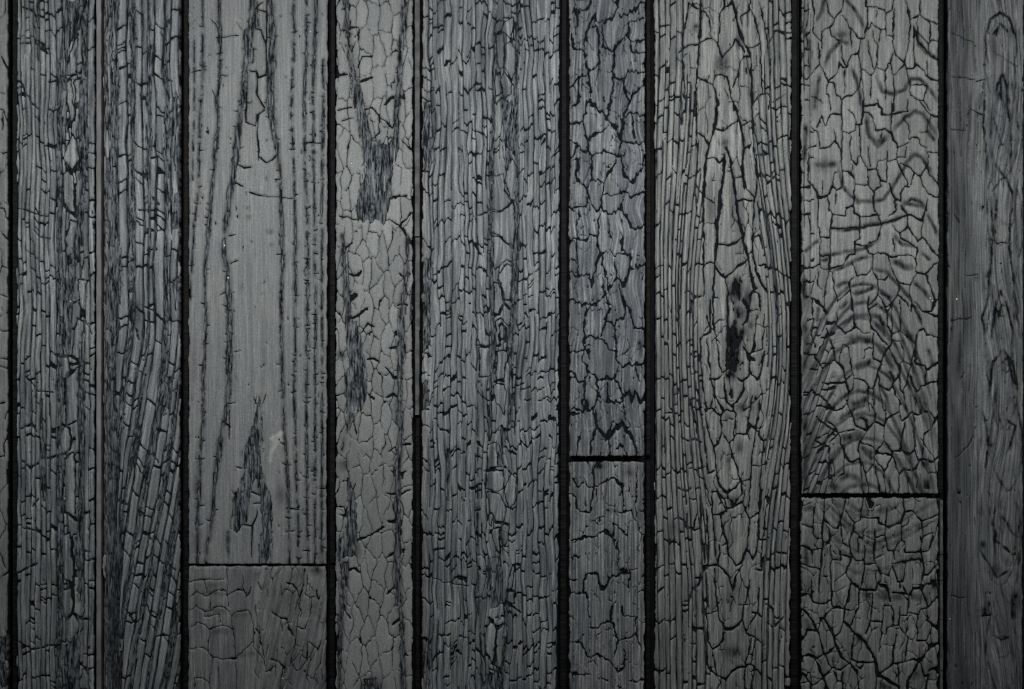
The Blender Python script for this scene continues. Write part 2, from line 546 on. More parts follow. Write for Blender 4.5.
CORE = core_material("charcoal_core")
SAWN = sawn_material("dark_sawn_edge", (0.0012, 0.0013, 0.0016), (0.0052, 0.0054, 0.006))
LIP_PALE = sawn_material("pale_edge_strip", (0.085, 0.086, 0.084), (0.140, 0.141, 0.136), 30.0)
LIP = sawn_material("grey_edge_strip", (0.040, 0.041, 0.041), (0.084, 0.086, 0.086), 110.0)
FLECK = plain_material("pale_dust", (0.50, 0.50, 0.48))
MEMBRANE = plain_material("black_membrane", (0.003, 0.003, 0.0035), 0.95)


# ------------------------------------------------------------------ meshes
def link(name, verts, faces, mat, parent=None, loc=(0, 0, 0), attrs=None, smooth_on=False):
    me = bpy.data.meshes.new(name)
    me.from_pydata(verts, [], faces)
    for k, v in (attrs or {}).items():
        v = np.asarray(v, np.float32)
        if v.ndim == 2:
            me.attributes.new(k, 'FLOAT_VECTOR', 'POINT').data.foreach_set('vector', v.ravel())
        else:
            me.attributes.new(k, 'FLOAT', 'POINT').data.foreach_set('value', v)
    if smooth_on: me.polygons.foreach_set('use_smooth', np.ones(len(me.polygons), bool))
    me.materials.append(mat)
    o = bpy.data.objects.new(name, me); COL.objects.link(o)
    o.location = loc
    if parent: o.parent = parent
    return o


DEPTH = 2.4                      # thickness of the crust, mm
THICK = 19.0                     # thickness of a board, mm


def plate_mesh(rel, outer, holes, pts, seed):
    """one plate of crust: verts, faces and attributes (drawing millimetres)"""
    rng = random.Random(seed)
    rings = [outer] + holes
    rim = np.concatenate(rings)
    n = len(rim)
    edges = []; k = 0
    for r in rings:
        m = len(r); edges += [(k + i, k + (i + 1) % m) for i in range(m)]; k += m
    allp = np.concatenate([rim, pts]) if len(pts) else rim
    try:
        res = delaunay_2d_cdt([Vector((float(a), float(b))) for a, b in allp], edges, [], 1 if not holes else 0, 1e-5)
    except Exception:
        return None
    vo = np.array([(v.x, v.y) for v in res[0]]); tri = res[2]; orig = res[3]
    if len(tri) == 0: return None
    if holes:
        ta = np.array(tri); cc = vo[ta].mean(1)
        keep = rel.at(rel.F, cc[:, 0], cc[:, 1]) > -0.05
        a = inside(cc[:, 0], cc[:, 1], outer.tolist())
        for h in holes: a &= ~inside(cc[:, 0], cc[:, 1], h.tolist())
        tri = ta[a].tolist()
    # which output vertices are rim vertices
    back = {}
    for i, o in enumerate(orig):
        for q in o:
            if q < n: back[q] = i
    if len(back) < n: return None
    x, y = vo[:, 0], vo[:, 1]
    fd = rel.at(rel.F, x, y)
    dome = 0.26 * (1 - np.exp(-np.maximum(fd, 0) / 1.2)) - 0.26
    cx, cy = x.mean(), y.mean()
    ex = max(np.ptp(x), 4); ey = max(np.ptp(y), 4)
    lim = 0.22 if len(outer) < 400 else 0.0
    tilt = lim * (rng.uniform(-1, 1) * (x - cx) / ex + rng.uniform(-1, 1) * (y - cy) / ey)
    z = rel.at(rel.H, x, y) + dome + tilt + (rng.uniform(-0.22, 0.12) if lim else 0)
    N = len(vo)
    verts = np.zeros((N + n, 3)); verts[:N, 0] = x; verts[:N, 1] = y; verts[:N, 2] = z
    faces = [(t[0], t[2], t[1]) for t in tri]
    k = 0; off = 0.6
    for r in rings:
        m = len(r)
        tg = np.roll(r, -1, 0) - np.roll(r, 1, 0)
        L = np.hypot(tg[:, 0], tg[:, 1]) + 1e-9
        nr = np.stack([tg[:, 1] / L, -tg[:, 0] / L], 1)
        verts[N + k:N + k + m, 0] = r[:, 0] + nr[:, 0] * off * SIGN
        verts[N + k:N + k + m, 1] = r[:, 1] + nr[:, 1] * off * SIGN
        verts[N + k:N + k + m, 2] = -DEPTH - 0.5
        for i in range(m):
            a, b = back[k + i], back[k + (i + 1) % m]
            if a == b: continue
            p, q = N + k + i, N + k + (i + 1) % m
            faces.append((a, b, q, p) if SIGN > 0 else (b, a, p, q))
        k += m
    px, py = verts[:, 0], verts[:, 1]
    gs = rng.uniform(0, 40) * 0
    grain = np.stack([rel.at(rel.G, px, py), rel.at(rel.S, px, py), np.full(len(px), rel.seed * 11.3 + gs)], 1)
    ch = rel.at(rel.C, px, py); ch[N:] = 1.0 - 0.75 * rel.at(rel.O, px[N:], py[N:])
    pale = rel.at(rel.P, px, py)
    tone = np.full(len(px), rng.uniform(0.84, 1.12) if lim else 1.0)
    return verts, faces, {'grain': grain, 'char': ch, 'pale': pale, 'tone': tone}


SIGN = 1.0


def to_world(v, ox, oy):
    out = np.zeros_like(v)
    out[:, 0] = (v[:, 0] - ox) * MM; out[:, 1] = -v[:, 2] * MM; out[:, 2] = -(v[:, 1] - oy) * MM
    return out


def core_mesh(rel, root_x, root_y, root):
    """body of the board: a fine front sheet of charcoal, square back and sides"""
    st = 1.5
    ny = max(int((rel.y1 - rel.y0) / st), 2); nx = max(int((rel.xr[0] - rel.xl[0]) / st), 2)
    vv, uu = np.meshgrid(np.linspace(0, 1, ny + 1), np.linspace(0, 1, nx + 1), indexing='ij')
    y = rel.y0 + (rel.y1 - rel.y0) * vv
    t = y / 689.0
    l = rel.xl[0] + (rel.xl[1] - rel.xl[0]) * t + 0.3; r = rel.xr[0] + (rel.xr[1] - rel.xr[0]) * t - 0.3
    x = l + (r - l) * uu
    op = np.maximum(smooth(-0.6, 0.8, rel.at(rel.T, x, y)), 0.72 * rel.at(rel.O, x, y))
    sq = np.abs(0.6 * vn(x / 6, y / 11, rel.seed * 3 + 1) + 0.5 * vn(x / 2.6, y / 9, rel.seed * 3 + 4))
    cut = 1 - smooth(0.03, 0.13, sq)
    z = -DEPTH + op * (1.45 + 0.45 * vn(x / 2.8, y / 22, rel.seed * 3 + 6) - 1.3 * cut) + 0.25 * vn(x / 6, y / 30, rel.seed * 3 + 2)
    n = (ny + 1) * (nx + 1)
    idx = np.arange(n).reshape(ny + 1, nx + 1)
    f = np.stack([idx[:-1, :-1], idx[1:, :-1], idx[1:, 1:], idx[:-1, 1:]], -1).reshape(-1, 4)
    verts = np.stack([x.ravel(), y.ravel(), z.ravel()], 1)
    ring = list(idx[0, :]) + list(idx[1:, -1]) + list(idx[-1, -2::-1]) + list(idx[-2:0:-1, 0])
    b0 = n
    back = verts[ring].copy(); back[:, 2] = -THICK
    verts = np.concatenate([verts, back])
    faces = f.tolist(); m = len(ring)
    for i in range(m):
        faces.append((ring[i], ring[(i + 1) % m], b0 + (i + 1) % m, b0 + i))
    faces.append([b0 + i for i in range(m)])
    px, py = verts[:, 0], verts[:, 1]
    grain = np.stack([rel.at(rel.G, px, py), rel.at(rel.S, px, py), np.full(len(px), rel.seed * 5.7)], 1)
    o = np.concatenate([(0.06 + 0.94 * op * (1 - 0.85 * cut)).ravel(), np.zeros(m)])
    return link("board_body", to_world(verts, root_x, root_y), faces, CORE, root, attrs={'grain': grain, 'open': o}, smooth_on=True)


def strip_mesh(name, x0, x1, y0, y1, d, mat, root_x, root_y, root, seed, wob=0.35, step=4.0):
    """edge strip in the gap between two boards, slightly uneven; d is how far it lies back"""
    n = max(int((y1 - y0) / step), 2)
    v = []
    for i in range(n + 1):
        y = y0 + (y1 - y0) * i / n
        a = wob * float(vn(np.array([y / 7.0]), np.array([0.5]), seed)[0]); b = wob * float(vn(np.array([y / 7.0]), np.array([3.5]), seed)[0])
        c = 0.4 * float(vn(np.array([y / 5.0]), np.array([7.5]), seed)[0])
        l, r = x0(y) + a, x1(y) + b
        v += [(l, y, -THICK), (l, y, -d - 0.5 + c), (l + 0.6, y, -d + c), (r - 0.6, y, -d + c), (r, y, -d - 0.5 + c), (r, y, -THICK)]
    f = []
    for i in range(n):
        for k in range(5):
            f.append((i * 6 + k, (i + 1) * 6 + k, (i + 1) * 6 + k + 1, i * 6 + k + 1))
        f.append((i * 6 + 5, (i + 1) * 6 + 5, (i + 1) * 6, i * 6))
    f.append(tuple(range(6))); f.append(tuple(n * 6 + 5 - k for k in range(6)))
    return link(name, to_world(np.array(v), root_x, root_y), f, mat, root)


def build_board(rel, label, mat, lips=(), flecks=(), strand=None, small=4.0, space=2.2):
    rel.finish(strand)
    cxx = 0.25 * (sum(rel.xl) + sum(rel.xr))
    root = bpy.data.objects.new("charred_board", None); COL.objects.link(root)
    root.empty_display_size = 0.05
    root.location = (wx(cxx), 0.0, wz(rel.y1))
    root["label"] = label; root["category"] = "board"; root["group"] = "charred cladding boards side by side"
    core_mesh(rel, cxx, rel.y1, root)
    loops = outlines(rel.F)
    loops = [l + np.array([rel.gx0, rel.gy0]) for l in loops]
    A = [area2(l) for l in loops]
    pos = sum(a for a in A if abs(a) == max(abs(q) for q in A))
    sg = 1.0 if pos > 0 else -1.0
    outers = [(abs(a), simplify(l)) for a, l in zip(A, loops) if a * sg > small]
    holes = [simplify(l) for a, l in zip(A, loops) if a * sg < -1.2]
    global SIGN
    SIGN = sg
    outers.sort(key=lambda q: -q[0])
    own = [[] for _ in outers]
    bb = [(p[:, 0].min(), p[:, 0].max(), p[:, 1].min(), p[:, 1].max()) for _, p in outers]
    for h in holes:
        hx, hy = h[0]
        for k in range(len(outers) - 1, -1, -1):
            b = bb[k]
            if b[0] < hx < b[1] and b[2] < hy < b[3] and inside(np.array([hx]), np.array([hy]), outers[k][1].tolist())[0]:
                own[k].append(h); break
    # inner points for relief and tone
    gx = np.arange(rel.gx0, rel.gx1, space); gy = np.arange(rel.gy0, rel.gy1, space * 0.87)
    PX, PY = np.meshgrid(gx, gy)
    PX = PX + (np.arange(len(gy)) % 2)[:, None] * space * 0.5
    rg = np.random.RandomState(rel.seed)
    PX = (PX + rg.uniform(-.3, .3, PX.shape)).ravel(); PY = (PY + rg.uniform(-.3, .3, PY.shape)).ravel()
    ok = rel.at(rel.F, PX, PY) > 0.7
    PX = PX[ok]; PY = PY[ok]
    free = np.ones(len(PX), bool)
    rest = []; count = 0
    order = list(range(len(outers)))
    for k in reversed(order):                       # small ones first, so that an inner plate takes its own points
        b = bb[k]; p = outers[k][1]
        c = np.nonzero(free & (PX > b[0]) & (PX < b[1]) & (PY > b[2]) & (PY < b[3]))[0]
        if len(c):
            q = inside(PX[c], PY[c], p.tolist()); c = c[q]; free[c] = False
        pts = np.stack([PX[c], PY[c]], 1) if len(c) else np.zeros((0, 2))
        r = plate_mesh(rel, p, own[k], pts, rel.seed * 9973 + k)
        if r is None: continue
        if k < 300:
            ox, oy = float(p[:, 0].mean()), float(p[:, 1].mean())
            link("char_scale", to_world(r[0], ox, oy), r[1], mat, root, ((ox - cxx) * MM, 0, (rel.y1 - oy) * MM), r[2], True)
            count += 1
        else:
            rest.append(r)
    if rest:
        vs, fs, at, n = [], [], {k: [] for k in ('grain', 'char', 'pale', 'tone')}, 0
        for v, f, a in rest:
            vs.append(v); fs += [tuple(i + n for i in q) for q in f]; n += len(v)
            for k in at: at[k].append(a[k])
        o = link("crust_chips", to_world(np.concatenate(vs), cxx, rel.y1), fs, mat, root, attrs={k: np.concatenate(v) for k, v in at.items()}, smooth_on=True)
        o["kind"] = "stuff"
    for i, (x0, x1, y0, y1, d, m) in enumerate(lips):
        a = (lambda y, q=x0: q[0] + (q[1] - q[0]) * y / 689.0) if isinstance(x0, tuple) else (lambda y, q=x0: q)
        b = (lambda y, q=x1: q[0] + (q[1] - q[0]) * y / 689.0) if isinstance(x1, tuple) else (lambda y, q=x1: q)
        strip_mesh("edge_strip", a, b, max(y0, rel.y0), min(y1, rel.y1), d, m, cxx, rel.y1, root, rel.seed * 13 + i)
    for i, (x, y, r) in enumerate(flecks):
        rr = random.Random(i + rel.seed * 77)
        n = 7
        h = float(rel.at(rel.H, np.array([x]), np.array([y]))[0])
        vv = [(x, y, h + 0.35)] + [(x + r * rr.uniform(.6, 1.2) * math.cos(6.283 * q / n), y + r * rr.uniform(.6, 1.3) * math.sin(6.283 * q / n), h - 0.45) for q in range(n)]
        link("pale_fleck", to_world(np.array(vv), x, y), [(0, 1 + q, 1 + (q + 1) % n) for q in range(n)], FLECK, root, ((x - cxx) * MM, 0, (rel.y1 - y) * MM))
    print("BOARD", label[:30], len(outers), "scales", count, "rest", len(rest), "holes", len(holes))
    return root


def every(a, b, step, seed, var=0.35):
    rng = random.Random(seed); out = []; x = a
    while x < b:
        out.append(x); x += step * (1 + rng.uniform(-var, var))
    return out


# ------------------------------------------------------------------ the wall behind
def backing():
    v = [(-0.62, 0.0195, ZC - 0.40), (0.545, 0.0195, ZC - 0.40), (0.545, 0.0195, ZC + 0.40), (-0.62, 0.0195, ZC + 0.40)]
    w = v + [(x, 0.06, z) for x, _, z in v]
    o = link("backing_wall", w, [(0, 1, 2, 3), (7, 6, 5, 4), (0, 4, 5, 1), (1, 5, 6, 2), (2, 6, 7, 3), (3, 7, 4, 0)], MEMBRANE)
    o["kind"] = "structure"; o["label"] = "black membrane on the wall behind the charred boards"


backing()
GREY = (0.151, 0.156, 0.153)


def shade(k, r=1.0, g=1.0, b=1.0): return (GREY[0] * k * r, GREY[1] * k * g, GREY[2] * k * b)


FULL = (Y0, Y1)
vis = lambda r: (r.Y < 0) | (r.Y > 689)

# --- sliver of a board at the left
r = Relief((-78.0, -78.0), (7.2, 7.0), *FULL, 1)
r.cells(26, 44, w=1.1, warp=3, thin=0.5)
r.cracks(V(0, 0, 4.92, [(0, 270), (20, 300), (36, 345)], [(0, 540), (20, 545), (30, 600)], [(15, 545), (10, 640)]) +
         V(0, 140, 4.92, [(0, 60), (15, 70), (36, 60)], [(0, 335), (20, 340), (36, 400)], [(0, 450), (20, 480), (36, 490)]) +
         V(0, 280, 4.92, [(0, 70), (36, 85)], [(0, 250), (36, 255)], [(0, 390), (36, 390)], [(0, 610), (30, 600)]), 1.3)
r.torn(polys=[[(-6, 640), (7, 636), (8, 689), (-8, 689)]])
r.fibres(0.2)
build_board(r, "pale charred board cut off by the left edge, only a sliver showing", crust_material("crust_a", shade(0.95), line=0.2, pitch=4),
            lips=[(9.5, 15.0, *FULL, 9.0, SAWN)], strand=r.strands(0.6))

# --- board with fine sticks at the left and long lens-shaped plates at the right
r = Relief((16.9, 17.2), (93.8, 93.4), *FULL, 2, edge=0.6)
r.G = r.G + 1.5 * vn(r.X / 26, r.Y / 60, 21) + 0.8 * vn(r.X / 10, r.Y / 24, 23)
r.S = r.S + 5 * vn(r.X / 22, r.Y / 60, 22)
r.strips([12, 17.5] + every(21.5, 48, 4.7, 3, 0.25) + [49, 55.5, 62, 66, 78, 83, 88, 96], 30, keep=0.6, sig=5, wl=1.55, wt=1.6, miss=0.05, jag=1.8, extra=0.35, slant=0.8)
v0 = lambda *a: V(0, 0, 4.92, *a)
v1 = lambda *a: V(0, 140, 4.92, *a)
v2 = lambda *a: V(0, 280, 4.92, *a)
v3 = lambda *a: V(0, 410, 4.92, *a)
v4 = lambda *a: V(0, 549, 4.92, *a)
r.plates(v0([(375, 165), (380, 200), (370, 260), (375, 360), (330, 370), (335, 290), (355, 220)], [(320, 405), (350, 390), (360, 500), (365, 585), (345, 600), (330, 500)], [(365, 390), (398, 385), (395, 510), (372, 515)], [(372, 535), (390, 525), (385, 600), (370, 688), (345, 688), (350, 620)]) +
         v1([(330, 30), (350, -30), (378, 10), (385, 90), (357, 150), (312, 105), (320, 60)], [(308, 165), (330, 150), (358, 175), (362, 290), (373, 365), (345, 345), (312, 300)],
            [(345, 390), (378, 405), (375, 480), (345, 610), (325, 560), (320, 480)], [(372, 150), (395, 150), (392, 280), (378, 350), (368, 300)], [(410, 590), (435, 570), (432, 688), (385, 740), (395, 660)]) +
         v2([(385, 0), (425, 0), (415, 160), (390, 130)], [(380, 185), (410, 205), (402, 320), (385, 385), (352, 375), (357, 290)], [(283, 375), (330, 378), (345, 455), (322, 485), (290, 480)], [(283, 500), (318, 500), (316, 590), (283, 595)], [(328, 490), (350, 465), (385, 420), (380, 688), (328, 720)]) +
         v3([(285, 92), (312, 74), (340, 92), (350, 150), (345, 188), (300, 222), (288, 170)], [(315, 240), (365, 205), (370, 535), (320, 500)], [(395, 520), (440, 505), (440, 700), (400, 690), (385, 600)]) +
         v4([(300, 205), (350, 192), (353, 315), (320, 350), (300, 280)], [(365, 140), (410, 132), (415, 300), (400, 345), (361, 308)], [(322, 362), (357, 318), (385, 365), (375, 430), (345, 465), (326, 440)], [(300, -60), (340, -80), (362, 110), (353, 172), (312, 150)], [(352, -60), (405, -100), (410, 60), (398, 105), (368, 105)], [(400, 600), (430, 590), (440, 690), (390, 690)]), 1.6)
r.cracks(v0([1.9, (100, 400), (130, 465), (190, 545)], [(200, 220), (240, 270)], [1.8, (240, 405), (270, 395), (320, 400), (350, 375), (400, 350), (405, 330)], [1.8, (340, 605), (365, 590), (370, 530)], [(370, 520), (395, 515)], [(100, 30), (160, 50), (185, 90)], [(100, 210), (160, 212)]) +
         v1([2.2, (310, 115), (355, 165), (385, 120)], [2.0, (250, 285), (310, 315), (345, 360), (375, 385)], [1.6, (330, 400), (340, 360)], [(85, 340), (140, 350), (190, 370), (240, 372)], [(195, 480), (245, 485)], [(120, 540), (160, 560), (190, 590)]) +
         v2([2.0, (275, 370), (330, 370), (385, 400), (440, 415)], [2.0, (285, 490), (320, 490), (330, 460), (350, 460)], [1.8, (280, 600), (320, 600)], [1.8, (320, 490), (322, 700)], [(130, 480), (165, 520), (190, 550), (260, 552)], [1.6, (380, 110), (420, 200), (450, 265)]) +
         v3([2.2, (285, 90), (310, 70), (340, 90), (350, 150), (345, 190), (300, 225), (250, 235), (205, 245), (150, 285), (110, 255)], [(275, 100), (290, 200)], [2.0, (290, 490), (340, 520), (375, 550), (390, 520), (440, 500)], [(410, 90), (410, 130)], [(160, 480), (190, 430)], [(105, 575), (190, 600), (240, 640)], [(100, 90), (150, 70), (185, 110)]) +
         v4([1.8, (345, 0), (365, 110), (400, 110), (415, 60), (410, 0)], [2.2, (290, 170), (355, 180), (365, 110), (400, 125)], [2.2, (355, 180), (357, 310)], [2.0, (320, 355), (357, 310), (400, 350), (440, 345)], [1.7, (90, 450), (150, 495), (190, 490), (285, 470)], [1.7, (90, 120), (180, 70)], [(390, 570), (430, 590)], [(410, 590), (450, 660)]), 1.5)
r.torn(polys=[[(66, 0), (81, 0), (81, 27), (77, 33), (73, 40), (68, 50), (66, 66), (63, 78), (59, 78), (61, 50), (63, 26)],
              [(65, 645), (81, 630), (79, 660), (77, 700), (62, 700), (61, 662)], [(59, 90), (66, 92), (68, 120), (70, 138), (62, 140), (57, 120)]],
       streaks=[[(85, -20, 6), (84, 60, 6), (84, 140, 9), (82, 200, 8), (78, 240, 9), (72, 262, 10), (68, 290, 13), (66, 335, 9), (68, 352, 3)], [(80, 345, 3), (82, 400, 6), (81, 470, 6), (79, 540, 7), (80, 600, 4)], [(58, 60, 3), (59, 250, 4), (60, 420, 4), (59, 560, 5), (60, 700, 6)], [(41, 400, 2), (43, 480, 5), (44, 500, 2)], [(38, 0, 1), (36, 30, 3), (38, 60, 1)]])
r.hairs([(43, 460, 2.5, 5, 1.3), (44, 487, 2.5, 5, 1.3), (74, 439, 2, 2, 1.4), (84, 437, 2, 3, 1.3)])
r.fibres(0.55, 1.9, 40)
build_board(r, "narrow board of fine upright sticks with lens-shaped plates along its right side", crust_material("crust_b", shade(1.42, 0.98, 1, 1.0), line=0.5, pitch=2.6),
            lips=[(96.0, 100.8, *FULL, 1.0, LIP_PALE)], flecks=[(70.3, 301.3, 1.0)], strand=r.strands(0.42))

# --- leaning sticks
r = Relief((103.4, 103.4), (179.8, 178.9), *FULL, 3, edge=0.7)
lean = 0.17 * (np.maximum(0, r.Y - 300) - 60 * (1 - np.exp(-np.maximum(0, r.Y - 300) / 60)))
r.G = r.X + lean * smooth(103, 125, r.X) + 1.9 * vn(r.X / 20, r.Y / 55, 31) + 0.9 * vn(r.X / 9, r.Y / 24, 33)
r.S = r.Y - 0.15 * (r.X - 140) * smooth(300, 420, r.Y) + 4 * vn(r.X / 16, r.Y / 40, 32)
r.strips(every(112, 250, 7.6, 8, 0.3), 30, keep=0.75, sig=9, wl=2.4, wt=1.7, miss=0.06, jag=1.4, extra=0.3, slant=0.9)
st = []
for k, g in enumerate(every(116, 245, 15.2, 5, 0.25)):
    yy = np.arange(-30, 720, 12.0)
    le = 0.17 * (np.maximum(0, yy - 300) - 60 * (1 - np.exp(-np.maximum(0, yy - 300) / 60)))
    xx = g - le
    wd = np.clip(3.2 + 2.6 * vn(yy / 45, yy * 0 + k, 33), 0.8, 6)
    st.append([(a, b, c) for a, b, c in zip(xx, yy, wd) if 98 < a < 184])
r.torn(polys=[[(100, -20), (111, -20), (113, 60), (116, 100), (114, 180), (118, 230), (121, 285), (117, 330), (112, 390), (117, 405), (122, 425), (118, 455), (113, 500), (112, 560), (108, 600), (113, 680), (113, 715), (100, 715)],
              [(172, 100), (180, 85), (180, 175), (171, 168)], [(170, 200), (180, 190), (180, 240), (174, 228)], [(173, 280), (180, 275), (180, 310), (175, 312)], [(160, 380), (170, 372), (172, 400), (163, 418)]],
       streaks=[p for p in st if len(p) > 3], rough=3.2)
r.cracks(V(0, 0, 4.92, [1.8, (640, 180), (670, 190)], [1.8, (790, 150), (815, 220), (860, 180)], [1.8, (720, 340), (760, 375)], [1.8, (790, 385), (850, 395)], [1.8, (770, 560), (840, 585)], [1.8, (690, 465), (740, 480)]) +
         V(0, 140, 4.92, [1.8, (760, 140), (790, 160), (835, 160)], [1.6, (690, 170), (740, 210)], [1.8, (750, 280), (780, 320)], [1.8, (730, 440), (790, 445)], [1.6, (720, 540), (770, 540)], [1.6, (680, 340), (710, 350)], [1.5, (670, 400), (720, 440), (770, 450)]) +
         V(0, 280, 4.92, [1.8, (710, 130), (750, 150)], [1.6, (655, 440), (720, 465)], [1.6, (780, 490), (860, 480)], [1.6, (660, 80), (640, 190), (690, 300)]) +
         V(0, 410, 4.92, [1.8, (660, 240), (700, 320), (735, 380)], [1.8, (740, 190), (780, 260)], [1.8, (680, 490), (710, 520)], [1.8, (575, 445), (630, 465)], [1.8, (715, 600), (740, 640)]) +
         V(0, 549, 4.92, [1.8, (740, 20), (800, 70), (860, 100)], [1.8, (660, 170), (700, 215)], [1.8, (635, 320), (665, 370)], [1.8, (720, 270), (740, 325), (790, 345)], [1.8, (800, 420), (830, 430), (865, 460)]), 1.6)
r.hairs([(111, 425, 9, 26, 0.8), (108, 300, 8, 90, 0.45), (137, 314, 4, 18, 0.8), (165, 395, 8, 18, 0.6)])
r.fibres(0.5, 1.8, 40)
build_board(r, "narrow board of leaning sticks with a dark bluish fibrous left edge", crust_material("crust_c", shade(1.36, 0.97, 1, 1.02), line=0.4, pitch=3.0),
            lips=[(181.7, 187.0, *FULL, 9.5, SAWN)], strand=r.strands(0.34))

# --- smooth board with thorny splits
J3 = 565.2
r = Relief((189.2, 188.8), (327.2, 325.6), Y0, J3 - 1.3, 4, edge=0.45)
SM = {
    'a': [(202.7, -30, .9), (202.7, 0, 1.0), (202.7, 80, 1.2), (200, 113, 1.4), (199, 160, 1.4), (197.6, 200, 1.2), (194, 225, 1.2), (191.7, 260, 1.2), (190, 300, .6)],
    'b': [(194, -30, .5), (194, 110, .7), (192.5, 180, .5)],
    'c': [(218.7, -30, 2.6), (218.7, 0, 2.6), (220, 40, 3.4), (220, 80, 2.6), (216, 100, 2.2), (218.5, 120, 2.0), (215.5, 145, 3.2), (214, 165, 3.4), (210.5, 200, 3.2), (208, 235, 2.6), (205, 270, 2.0), (204.6, 300, 1.8), (206, 310, 2.6), (205, 340, 2.6), (203, 380, 2.2), (203, 420, 2.4), (200, 450, 3.0), (199, 490, 3.4), (197.6, 520, 2.6), (197, 575, 2.0)],
    'd': [(253, -30, 5), (252.7, 0, 5), (251, 25, 6), (248, 50, 7), (244.5, 75, 6), (242, 100, 5), (238, 135, 5.5), (235, 160, 5.4), (233.4, 170, 5), (229, 200, 5), (225.7, 230, 4.2), (223.5, 250, 4), (225.7, 265, 5.4), (229, 300, 5.6), (229.7, 320, 6), (228.7, 350, 6.6), (229, 390, 5), (227, 405, 3.6), (222, 430, 4.4), (220, 445, 4), (215, 480, 3.6), (211.6, 520, 3.4), (207, 550, 2.4), (206, 575, 1.8)],
    'e': [(270, -30, 6), (270, 0, 6.4), (272.6, 40, 8), (270, 80, 7), (271, 110, 7), (274, 130, 5.6), (278, 160, 4.2), (280.8, 180, 3.0), (281, 215, 2.8), (282.4, 260, 3.4), (281, 300, 2.6), (281, 330, 2.6), (282.4, 380, 2.4), (284, 430, 2.0), (285.5, 450, 2.2), (288, 490, 2.4), (289, 540, 1.8), (289, 575, 1.6)],
    'f': [(293.7, -30, 1.8), (293.7, 0, 1.8), (294, 30, 2.0), (292.5, 80, 1.4), (291, 110, 1.4), (293.5, 160, 1.0), (295, 200, 1.6), (295.5, 300, 1.8), (295, 340, 1.4), (294, 400, 1.8), (295, 420, 1.4), (296, 480, 1.4), (298, 520, 1.2), (299, 575, 1.2)],
    'g': [(306.5, -30, 1.6), (306.5, 50, 1.8), (304, 100, 2.0), (304.7, 160, 1.4), (306.5, 200, 1.8), (307.7, 260, 2.0), (307.7, 290, 2.0), (306.5, 370, 1.8), (306.5, 440, 2.0), (307, 500, 1.6), (307.7, 575, 1.6)],
    'h': [(316, -30, 1.8), (316, 0, 2.2), (314, 60, 2.2), (313, 100, 2.0), (313.6, 160, 1.3), (314.8, 240, 1.3), (315.5, 300, 1.6), (314.8, 430, 1.4), (314.8, 575, 1.3)],
    'i': [(323, 60, 1.6), (323, 120, 2.2), (321.8, 200, 1.8), (322, 330, 1.4), (321.8, 430, 1.6), (322, 575, 1.6)],
    'j': [(255, -30, .5), (256.6, 0, .8), (258, 26, .8)],
}
r.torn(streaks=list(SM.values()), rough=2.0, polys=[[(252.6, 424), (256, 410), (259, 396), (261, 412), (262, 424), (264.4, 440.5), (260.9, 468.6), (270.2, 496.7), (272.6, 513), (270.2, 570), (257.3, 570), (260.9, 527), (260.9, 499), (257.3, 475.6), (250.3, 492), (248, 520), (236.2, 532), (229.2, 529.5), (232.7, 501.4), (243.3, 475.6), (242.1, 452), (250.3, 433)],
                                          [(241, 30), (252, 25), (253, 62), (246, 64)]])
r.torn(streaks=[[(228, 532, 2.5), (227.5, 545, 2.5), (229, 556, 0.5)]], rough=1.4)
for k, st_, ln in (('a', 26, 2.6), ('c', 20, 4.0), ('d', 26, 5.0), ('e', 32, 3.6), ('f', 15, 2.8), ('g', 13, 2.8), ('h', 13, 2.6), ('i', 17, 2.4)):
    r.thorns(SM[k], st_, ln, 1.0)
r.cracks(V(180, 0, 4.267, [1.6, (325, 120), (345, 125), (365, 185), (370, 320), (330, 330), (325, 305), (295, 300)], [1.6, (330, 330), (327, 400), (345, 440), (360, 460)], [1.5, (360, 470), (335, 490), (328, 560), (335, 683)], [1.6, (285, 310), (280, 520), (320, 540), (330, 490)],
            [1.6, (370, 0), (370, 180)], [1.4, (320, 120), (318, 40), (350, 8)], [1.4, (335, 40), (365, 48)], [1.2, (130, 85), (150, 100), (165, 140)], [1.0, (180, 160), (215, 150), (250, 150)], [0.8, (240, 95), (262, 130)], [1.0, (160, 320), (200, 322)], [1.2, (535, 608), (610, 612)], [1.0, (45, 308), (115, 294)], [1.0, (135, 385), (155, 420)]) +
         V(180, 140, 4.267, [1.5, (335, 0), (335, 70), (370, 97), (395, 85), (410, 60)], [1.5, (245, 105), (275, 118), (300, 115)], [1.4, (235, 180), (270, 200)], [2.0, (295, 225), (355, 240)], [0.7, (355, 240), (420, 244)], [1.2, (430, 245), (480, 250)], [1.4, (205, 410), (240, 400)], [1.6, (215, 530), (245, 515)], [1.0, (410, 488), (440, 488)]) +
         V(180, 280, 4.267, [1.4, (230, 310), (260, 300)], [1.2, (170, 65), (195, 55)], [1.2, (320, 530), (325, 490)], [1.2, (350, 530), (365, 490)], [1.0, (335, 540), (310, 500)], [1.2, (180, 600), (215, 630)]) +
         V(180, 410, 4.267, [1.6, (290, 340), (345, 370)], [1.4, (310, 400), (380, 395)], [1.6, (270, 490), (305, 495)], [1.4, (305, 630), (307, 495), (325, 460), (330, 430)], [1.0, (210, 0), (208, 130)], [1.2, (240, 245), (265, 250)], [1.3, (455, 420), (510, 425)], [1.0, (220, 345), (240, 375)], [1.2, (355, 525), (395, 520)]), 1.2, 0.5)
